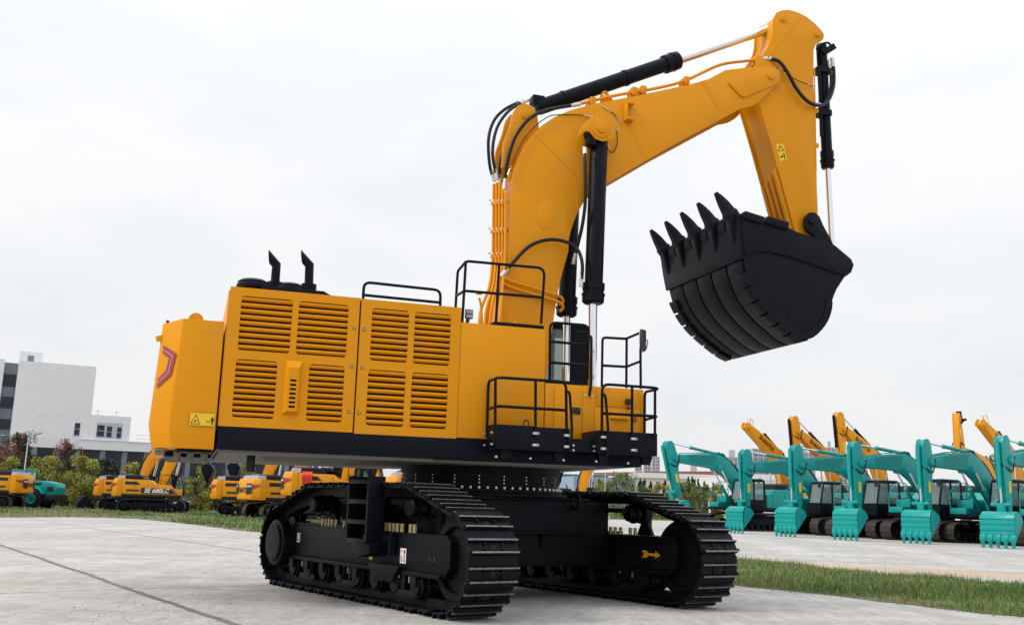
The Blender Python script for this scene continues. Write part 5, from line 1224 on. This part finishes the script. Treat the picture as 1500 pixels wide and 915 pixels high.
for i, (lab, px, d, top, w, n) in enumerate((
        ('golden bush at the left photo edge, below a red-topped tree', 8, 104, 669, 46, 2600), ('golden bush beside the white lamp post', 45, 106, 670, 34, 2200),
        ('golden bush right above the teal loader cab', 66, 102, 668, 50, 3200), ('largest golden bush, between loader and excavators', 117, 103, 667, 74, 5200),
        ('low golden bush behind the hood of the rearmost yellow excavator', 190, 106, 678, 42, 2400), ('golden bush between the raised yellow booms', 243, 108, 684, 40, 1600),
        ('golden bush right of the lettered yellow excavator', 292, 104, 683, 52, 3200), ('golden bush above the yellow tail with red lamps', 352, 106, 680, 44, 2200))):
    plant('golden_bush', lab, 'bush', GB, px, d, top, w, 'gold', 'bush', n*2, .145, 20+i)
plant('red_topped_tree', 'tree with red seed pods at the left photo edge', 'tree', 'red-topped trees by the office block', 14, 112, 632, 78, 'red', 'tree', 7000, .17, 31)
plant('red_topped_tree', 'tree with red seed pods in front of the middle of the white wall', 'tree', 'red-topped trees by the office block', 88, 113, 645, 50, 'red', 'tree', 5500, .17, 33)
DG = 'dark evergreens in front of the office block'
for i, (lab, px, d, top, w, sh) in enumerate((('dark round evergreen left of the yellow excavators', 150, 107, 668, 48, 'tree'), ('thin dark spire right of the second red-topped tree', 110, 110, 653, 14, 'spire'),
        ('dark evergreen mass behind the loader tail', 132, 110, 676, 44, 'bush'), ('dark low shrub between the two golden bushes by the loader', 92, 110, 690, 60, 'bush'), ('dark spire behind the lettered excavator', 218, 112, 672, 16, 'spire'),
        ('dark shrub below the black hanging bucket', 318, 110, 694, 70, 'bush'), ('dark spire beside the drain plug of the big machine', 368, 112, 676, 15, 'spire'), ('shorter dark spire under the belly plate', 384, 113, 683, 14, 'spire'))):
    plant('dark_evergreen', lab, 'shrub', DG, px, d, top, w, 'dark', sh, 4200, .16, 40+i)
HG = 'bushes of the hedge behind the yard'
for i, (lab, px, d, top, w, k, sh) in enumerate((('dense grey-green pine right of the white pole', 911, 128, 692, 66, 'green', 'bush'), ('yellowish bush left of the white pole', 880, 130, 702, 34, 'gold', 'bush'),
        ('yellow bush beside the bent teal stick', 968, 126, 708, 40, 'gold', 'bush'), ('low green bush left of the bent teal stick', 945, 130, 712, 40, 'green', 'bush'), ('green bush just right of the bent teal stick', 1003, 122, 705, 44, 'green', 'bush'),
        ('round green bush under the bent teal boom', 1028, 120, 710, 52, 'green', 'bush'), ('small yellow bush behind the teal grab rail', 1052, 124, 710, 26, 'gold', 'bush'))):
    plant('hedge_bush', lab, 'bush', HG, px, d, top, w, k, sh, 5200, .16, 60+i)
for i, (px, top, w) in enumerate(((867, 700, 22), (938, 700, 20), (953, 703, 18), (974, 702, 16), (1007, 697, 15), (1016, 696, 16), (1024, 700, 14), (1033, 703, 14), (944, 699, 16), (1046, 705, 14))):
    plant('juniper_spire', ('dark juniper spire in the row before the long cream hall', 'dark juniper spire left of the white pole')[px < 870], 'shrub', 'juniper spires before the hall', px, 134, top, w, 'dark', 'spire', 1300, .34, 80+i)
plant('poplar_tree', 'grey-green tree standing behind the nearest teal stick', 'tree', None, 1453, 150, 670, 30, 'green', 'tree', 2600, .3, 95)
plant('hedge_bush', 'dark hedge bush in the gap between the two left rows of yellow excavators', 'bush', HG, 300, 112, 700, 120, 'dark', 'bush', 3000, .25, 97)
plant('hedge_bush', 'wide dark hedge bush behind the tails of the lettered excavators', 'bush', HG, 420, 116, 700, 150, 'dark', 'bush', 3000, .25, 98)
# ================================================================== buildings
def tilemat():
    m = bpy.data.materials.new('white_wall_tile'); m.use_nodes = True; N, L = nt(m); b = N['Principled BSDF']; tc = N.new('ShaderNodeTexCoord'); mp = N.new('ShaderNodeMapping')
    mp.inputs['Rotation'].default_value = (R(90), 0, 0); br = N.new('ShaderNodeTexBrick'); br.inputs['Scale'].default_value = 1; br.inputs['Brick Width'].default_value = .75; br.inputs['Row Height'].default_value = .42; br.inputs['Mortar Size'].default_value = .010
    br.inputs['Color1'].default_value = (.74, .75, .77, 1); br.inputs['Color2'].default_value = (.69, .705, .73, 1); br.inputs['Mortar'].default_value = (.56, .57, .59, 1); br.offset = .35
    L.new(tc.outputs['Object'], mp.inputs['Vector']); L.new(mp.outputs['Vector'], br.inputs['Vector']); L.new(br.outputs['Color'], b.inputs['Base Color']); b.inputs['Roughness'].default_value = .5; return m
M['tile'] = tilemat(); M['slate'] = mat('slate_blue_render', (.16, .185, .22), .7, vary=.08); M['wglass'] = mat('dark_window_glass', (.012, .014, .018), .12, vary=.3, rvar=.04)
M['pale'] = mat('pale_blue_render', (.42, .46, .52), .7, vary=.06); M['alu'] = mat('window_frame_grey', (.35, .36, .38), .5)
BYAW = R(90-62.8); BD = Vector((math.cos(BYAW), math.sin(BYAW), 0)); BN = Vector((-math.sin(BYAW), math.cos(BYAW), 0)); B0 = colx(118.7, 132)
OB = thing('office_block', 'white tiled office block with a tall windowless tower and a low wing', 'building', B0, BYAW)
def fb(px, py, off=0):
    p = hit(px, py, B0+BN*off, BN)-B0; return p.dot(BD), p.z
tw = fb(118.7, 535.2); top = tw[1]; ul = fb(28, 528)[0]; us = fb(7.4, 527.8)[0]; uw = fb(192.5, 611)[0]; zw = fb(150, 608)[1]; zp = fb(111, 643)[1]; zb_ = fb(111, 657)[1]
MB().box(ul, 0, 0, 14, zb_, top).box(us-14, us, 0, 14, 2, top).build('tower_wall', M['tile'], OB)
MB().box(us+.01, ul-.01, .8, 13.5, 0, top-.3).build('stair_core', M['slate'], OB)
x0, x1 = us+.15, ul-.15; zt = top-.3; lev = [fb(15, y, .8)[1] for y in (548, 566, 581, 598, 614, 629, 645)]
wn = MB()
for a, b in ((0, 1), (2, 3), (4, 5)): wn.box(x0, x1, .70, .78, lev[b], lev[a])
for a, b in ((0, 1), (2, 3), (4, 5)):
    WN = MB().box(x0, x1, .74, .79, lev[b], lev[a]).build('window', M['wglass'], OB)
    fm = MB()
    for k in range(5): u = x0+(x1-x0)*k/4; fm.box(u-.03, u+.03, .68, .735, lev[b], lev[a])
    fm.box(x0, x1, .67, .70, lev[b]+.5, lev[b]+.56); fm.build('window_frame', M['ink'], WN, whole=True)
a = fb(30, 514, 3); b = fb(62, 526, 3)
RB = MB().box(a[0], b[0], 3, 8, top-.1, a[1]).build('roof_house', M['tile'], OB); p_ = fb(38, 522, 3); MB().box(a[0]+1.0, a[0]+1.7, 2.9, 2.99, a[1]-1.5, a[1]-.5).build('louvre_grille', M['slate'], RB)
MB().box(.01, uw, .0, 12, zp-.5, zw).build('low_wing', M['tile'], OB)
for p1, p2 in (((110, 619), (116, 637)), ((143, 622), (152, 639)), ((157, 624), (163, 640)), ((172, 625.5), (177, 641))):
    a = fb(*p1); b = fb(*p2); WN = MB().box(a[0], b[0], -.02, .02, b[1], a[1]).build('window', M['wglass'], OB); MB().box(a[0]-.05, b[0]+.05, -.07, -.022, (a[1]+b[1])/2-.04, (a[1]+b[1])/2+.04).box(a[0]-.08, b[0]+.08, -.1, -.02, b[1]-.1, b[1]-.01).build('window_frame', M['alu'], WN, whole=True)
a = fb(142, 622); b = fb(178, 641); MB().box(a[0], b[0], -.015, .015, b[1]-.1, a[1]+.35).build('window_bay', M['pale'], OB)
ue = fb(470, 670)[0]
MB().box(-1.2, ue, -.6, 12, zb_, zp).build('podium_band', M['tile'], OB)
MB().box(ul-12, ue-.2, .6, 11, 0, zb_-.01).build('ground_floor', M['slate'], OB)
k = 0; u = ul-2
while u < ue-2:
    WN = MB().box(u, u+1.75, .5, .595, 1.0, zb_-.15).build('window', M['wglass'], OB); MB().box(u+.84, u+.9, .46, .499, 1.0, zb_-.15).build('window_frame', M['ink'], WN)
    MB().box(u+1.95, u+2.6, -.3, .58, 0, zb_-.01).build('pillar', M['slate'], OB); u += 2.75; k += 1
MB().box(ul-2, ue, -.75, -.65, zp, zp+.05).box(ul-2, ue, .44, .5, .5, .9).build('wall_trim', M['white'], OB)
mb = MB()
for k in range(16): u = uw+1+k*1.6; mb.cyl((u, -.4, zp), (u, -.4, zp+1.0), .02, n=5)
for z in (.5, 1.0): mb.cyl((uw+1, -.4, zp+z), (uw+25, -.4, zp+z), .02, n=5)
mb.build('roof_railing', M['alu'], OB, whole=True)
mb = MB()
for px in (148, 176): a = fb(px, 606); mb.cyl((a[0], 5, zw), (a[0], 5, zw+1.1), .03, n=5); mb.cyl((a[0]-.6, 5, zw+.9), (a[0]+.6, 5, zw+.9), .015, n=5)
mb.build('aerial', M['alu'], OB)
# long hall and the city
def cladmat(name, c, c2, per):
    m = bpy.data.materials.new(name); m.use_nodes = True; N, L = nt(m); b = N['Principled BSDF']; tc = N.new('ShaderNodeTexCoord'); w = N.new('ShaderNodeTexWave'); w.wave_type = 'BANDS'; w.bands_direction = 'X'; w.inputs['Scale'].default_value = per
    mx = N.new('ShaderNodeMix'); mx.data_type = 'RGBA'; mx.inputs['A'].default_value = (*c, 1); mx.inputs['B'].default_value = (*c2, 1); L.new(tc.outputs['Object'], w.inputs['Vector']); L.new(w.outputs['Fac'], mx.inputs['Factor']); L.new(mx.outputs['Result'], b.inputs['Base Color']); b.inputs['Roughness'].default_value = .6; return m
M['cream'] = mat('cream_cladding', (.62, .58, .49), .7, vary=.05, scale=.3); M['brick'] = mat('red_brown_roof', (.23, .10, .075), .8, vary=.2, scale=.5); M['bluegrey'] = mat('blue_grey_cladding', (.24, .31, .41), .6, vary=.1, scale=.3)
M['conc2'] = mat('tower_concrete', (.40, .405, .42), .8, vary=.08, scale=.2); M['conc3'] = mat('tower_lilac_render', (.45, .44, .47), .8, vary=.06, scale=.2); M['sign'] = mat('red_sign_panel', (.42, .10, .13), .6)
M['twin'] = mat('tower_window', (.14, .16, .20), .3, vary=.3, scale=.2)
def hall(name, label, px0, px1, top, d, m, group=None, roof=None, bays=True, depth=25, base=0):
    a = colx(px0, d); b = colx(px1, d*1.02); h = atd((px0+px1)/2, top, d).z; L_ = (b-a).length; rz = math.atan2(b.y-a.y, b.x-a.x)
    r = thing(name, label, 'building', a, rz, group)
    w = MB().box(0, L_, 0, depth, base, h); w.build('wall', M[m], r); k = 0
    if bays:
        n = int(L_/3.4); g_ = []
        for i in range(n):
            u = (i+.5)*L_/n; MB().box(u-.35, u+.35, -.06, -.003, 2.2, h-1.6).build('window_slot', M['twin'], r)
        MB().box(0, L_, -.25, -.07, h-.9, h+.2).build('parapet', M['white'], r)
    if roof: roof(r, L_, h)
    return r
hall('factory_hall', 'long cream hall with tall narrow windows behind the juniper spires', 928, 1160, 696, 215, 'cream')
hall('factory_hall', 'white slatted hall seen between the teal sticks', 1100, 1215, 697, 190, 'white')
hall('warehouse', 'blue-grey low warehouse left of the long cream hall', 840, 931, 698, 205, 'bluegrey', bays=False)
hall('warehouse', 'blue-grey low warehouse with a vivid turquoise fascia', 800, 905, 694, 240, 'bluegrey', bays=False, roof=lambda r, L_, h: MB().box(0, L_, -.3, -.02, h-1.2, h-.1).build('fascia', M['tealdark'], r))
hall('brick_building', 'red-brown flat-roofed building peeping over the cream hall', 946, 985, 691, 300, 'brick', bays=False)
hall('brick_building', 'red-brown building beside the blue shed at the bent teal boom', 1066, 1086, 690, 250, 'brick', bays=False)
hall('warehouse', 'small blue shed below the red-brown building at the teal boom', 1060, 1082, 697.5, 228, 'bluegrey', bays=False)
def tower(label, px0, px1, top, d, m, nx, ny, crown=None, group='distant city towers'):
    a = colx(px0, d); b = colx(px1, d); L_ = (b-a).length; h = atd((px0+px1)/2, top, d).z; dp = L_*.7
    r = thing('apartment_tower', label, 'building', a, math.atan2(b.y-a.y, b.x-a.x), group); MB().box(0, L_, 0, dp, 0, h).build('wall', M[m], r)
    for j in range(ny):
        z = h*(j+.3)/ny; w = MB()
        for i in range(nx): u = L_*(i+.5)/nx; ww = L_/nx*.30; w.box(u-ww, u+ww, -.12, -.01, z, z+h/ny*.52)
        w.build('window_row', M['twin'], r, whole=True)
    bl = MB()
    for i in range(0, nx+1, 2): u = L_*i/nx; bl.box(u-.35, u+.35, -1.1, -.13, 2, h-1)
    bl.build('balcony_pier', M[m], r)
    MB().box(L_*.3, L_*.6, dp*.3, dp*.6, h, h+4).build('roof_house', M[m], r)
    if crown: crown(r, L_, h)
    return r
for lab, px0, px1, top, d, m, nx, ny in (
        ('pale lilac tower at the right end of the far pair beside the black catwalk', 955, 966, 668, 900, 'conc3', 4, 16), ('pale lilac tower left of its taller twin beside the black catwalk', 943, 953.5, 673, 920, 'conc3', 4, 15), ('far slim tower seen just under the front corner of the machine frame', 930, 940, 678, 950, 'conc3', 4, 12),
        ('grey apartment slab left of the farthest grounded teal bucket machine', 1063, 1090, 669, 560, 'conc2', 9, 11), ('tall grey apartment tower behind the stickless yellow boom', 1104, 1146, 657, 600, 'conc2', 11, 15), ('grey apartment tower behind the second teal stick', 1172, 1196, 662, 580, 'conc2', 7, 13),
        ('tall dark grey tower behind the middle teal stick', 1213, 1226, 655, 640, 'conc2', 4, 16), ('grey apartment tower at the middle teal stick, lower than its neighbour', 1226, 1262, 684, 560, 'conc2', 9, 9), ('low pale block above the end of the cream hall', 1005, 1034, 692, 420, 'conc2', 9, 4)):
    tower(lab, px0, px1, top, d, m, nx, ny)
tower('grey tower block with a red panel near its roof, behind the bent teal boom', 1045, 1063, 671, 620, 'bluegrey', 5, 9, lambda r, L_, h: MB().box(1, L_-1, -1.6, -1.2, h-6.5, h-2).build('sign_panel', M['sign'], r))
# ---- posts
def post(label, px, d, top, lean=0, lamp=True, r_=.07):
    p = colx(px, d); h = atd(px, top, d).z; r = thing('lamp_post' if lamp else 'white_pole', label, 'lamp post' if lamp else 'pole', (p.x, p.y, gz(p.x, p.y)))
    MB().lathe((0, 0, 0), (0, 0, 1), [(0, r_*2), (.3, r_*2), (.32, r_), (h, r_*.6)], 10).build('pole', M['white'], r)
    if lamp:
        MB().tube(smooth_path([(0, 0, h-.1), (.3, -.1, h+.25), (.9, -.3, h+.4)], 4), r_*.55, 6).build('lamp_arm', M['white'], r); MB().obox((1.1, -.36, h+.42), (.4, -.12, .03), (.05, .15, 0), (0, 0, .08)).build('lamp_head', M['alu'], r, .03)
    else: MB().box(-.5, .5, -.5, .5, 0, .35).build('base_block', M['white'], r, .03)
post('white lamp post with a curved arm before the office block tower', 29, 103, 640)
post('thin white pole with a block base above the far track', 886, 118, 688, lamp=False, r_=.045)
post('white lamp post behind the bent teal boom', 1068, 140, 696); post('white lamp post behind the middle teal machine', 1219, 140, 704)
wd = bpy.data.worlds.new('World'); scene.world = wd; wd.use_nodes = True
N, L = wd.node_tree.nodes, wd.node_tree.links
for n in list(N): N.remove(n)
SUN_EL, SUN_AZ = R(40), R(-110)           # azimuth from +Y towards +X : sun to the left, a little behind the camera
out = N.new('ShaderNodeOutputWorld'); sky = N.new('ShaderNodeTexSky'); sky.sky_type = 'NISHITA'; sky.sun_disc = False
sky.sun_elevation = SUN_EL; sky.sun_rotation = SUN_AZ; sky.air_density = 1.2; sky.dust_density = 3
b1 = N.new('ShaderNodeBackground'); b1.inputs['Strength'].default_value = .10; L.new(sky.outputs['Color'], b1.inputs['Color'])
tc = N.new('ShaderNodeTexCoord'); mp = N.new('ShaderNodeMapping'); mp.inputs['Scale'].default_value = (1, 1, 3.2); L.new(tc.outputs['Generated'], mp.inputs['Vector'])
nz = N.new('ShaderNodeTexNoise'); nz.inputs['Scale'].default_value = 2.6; nz.inputs['Detail'].default_value = 7; nz.inputs['Roughness'].default_value = .55; L.new(mp.outputs['Vector'], nz.inputs['Vector'])
cr = N.new('ShaderNodeMix'); cr.data_type = 'RGBA'; cr.inputs['A'].default_value = (.865, .885, .915, 1); cr.inputs['B'].default_value = (.95, .955, .962, 1)
mr = N.new('ShaderNodeMapRange'); mr.inputs['From Min'].default_value = .36; mr.inputs['From Max'].default_value = .58; L.new(nz.outputs['Fac'], mr.inputs['Value']); L.new(mr.outputs['Result'], cr.inputs['Factor'])
b2 = N.new('ShaderNodeBackground')
sx = N.new('ShaderNodeSeparateXYZ'); L.new(tc.outputs['Generated'], sx.inputs[0]); ra = N.new('ShaderNodeValToRGB'); L.new(sx.outputs['Z'], ra.inputs['Fac'])
E_ = ra.color_ramp.elements; E_[0].position = 0; E_[0].color = (.40, .40, .40, 1); E_[1].position = 1; E_[1].color = (.80, .80, .80, 1)
for ps, vl in ((.12, .425), (.38, .475), (.62, .60)): e = E_.new(ps); e.color = (vl, vl, vl, 1)
mm_ = N.new('ShaderNodeMath'); mm_.operation = 'MULTIPLY'; mm_.inputs[1].default_value = 2.08; L.new(ra.outputs['Color'], mm_.inputs[0]); L.new(mm_.outputs[0], b2.inputs['Strength']); L.new(cr.outputs['Result'], b2.inputs['Color'])
mx = N.new('ShaderNodeMixShader'); mx.inputs['Fac'].default_value = .9; L.new(b1.outputs[0], mx.inputs[1]); L.new(b2.outputs[0], mx.inputs[2]); L.new(mx.outputs[0], out.inputs['Surface'])
sd = bpy.data.lights.new('sun', 'SUN'); sd.energy = 1.5; sd.angle = R(12); sd.color = (1, .95, .88)
so_ = bpy.data.objects.new('sun', sd); COL.objects.link(so_)
dv = Vector((math.sin(SUN_AZ)*math.cos(SUN_EL), math.cos(SUN_AZ)*math.cos(SUN_EL), math.sin(SUN_EL)))
so_.rotation_euler = (-dv).to_track_quat('-Z', 'Y').to_euler()
cd = bpy.data.cameras.new('camera'); co = bpy.data.objects.new('camera', cd); COL.objects.link(co); scene.camera = co
cd.sensor_fit = 'HORIZONTAL'; cd.sensor_width = 36; cd.lens = 36*FPX/1500; cd.clip_end = 6000; cd.clip_start = .1
Mx = Matrix((RT, UP, -fw)).transposed().to_4x4(); Mx.translation = CAM; co.matrix_world = Mx
cd.dof.use_dof = True; cd.dof.focus_distance = 14.0; cd.dof.aperture_fstop = 6.3
scene.render.engine = 'CYCLES'; scene.view_settings.view_transform = 'Standard'; scene.view_settings.look = 'None'
scene.view_settings.exposure = .2; scene.view_settings.gamma = 1; scene.view_settings.use_curve_mapping = False
scene.cycles.max_bounces = 6; scene.cycles.diffuse_bounces = 3; scene.cycles.glossy_bounces = 3; scene.cycles.use_denoising = True
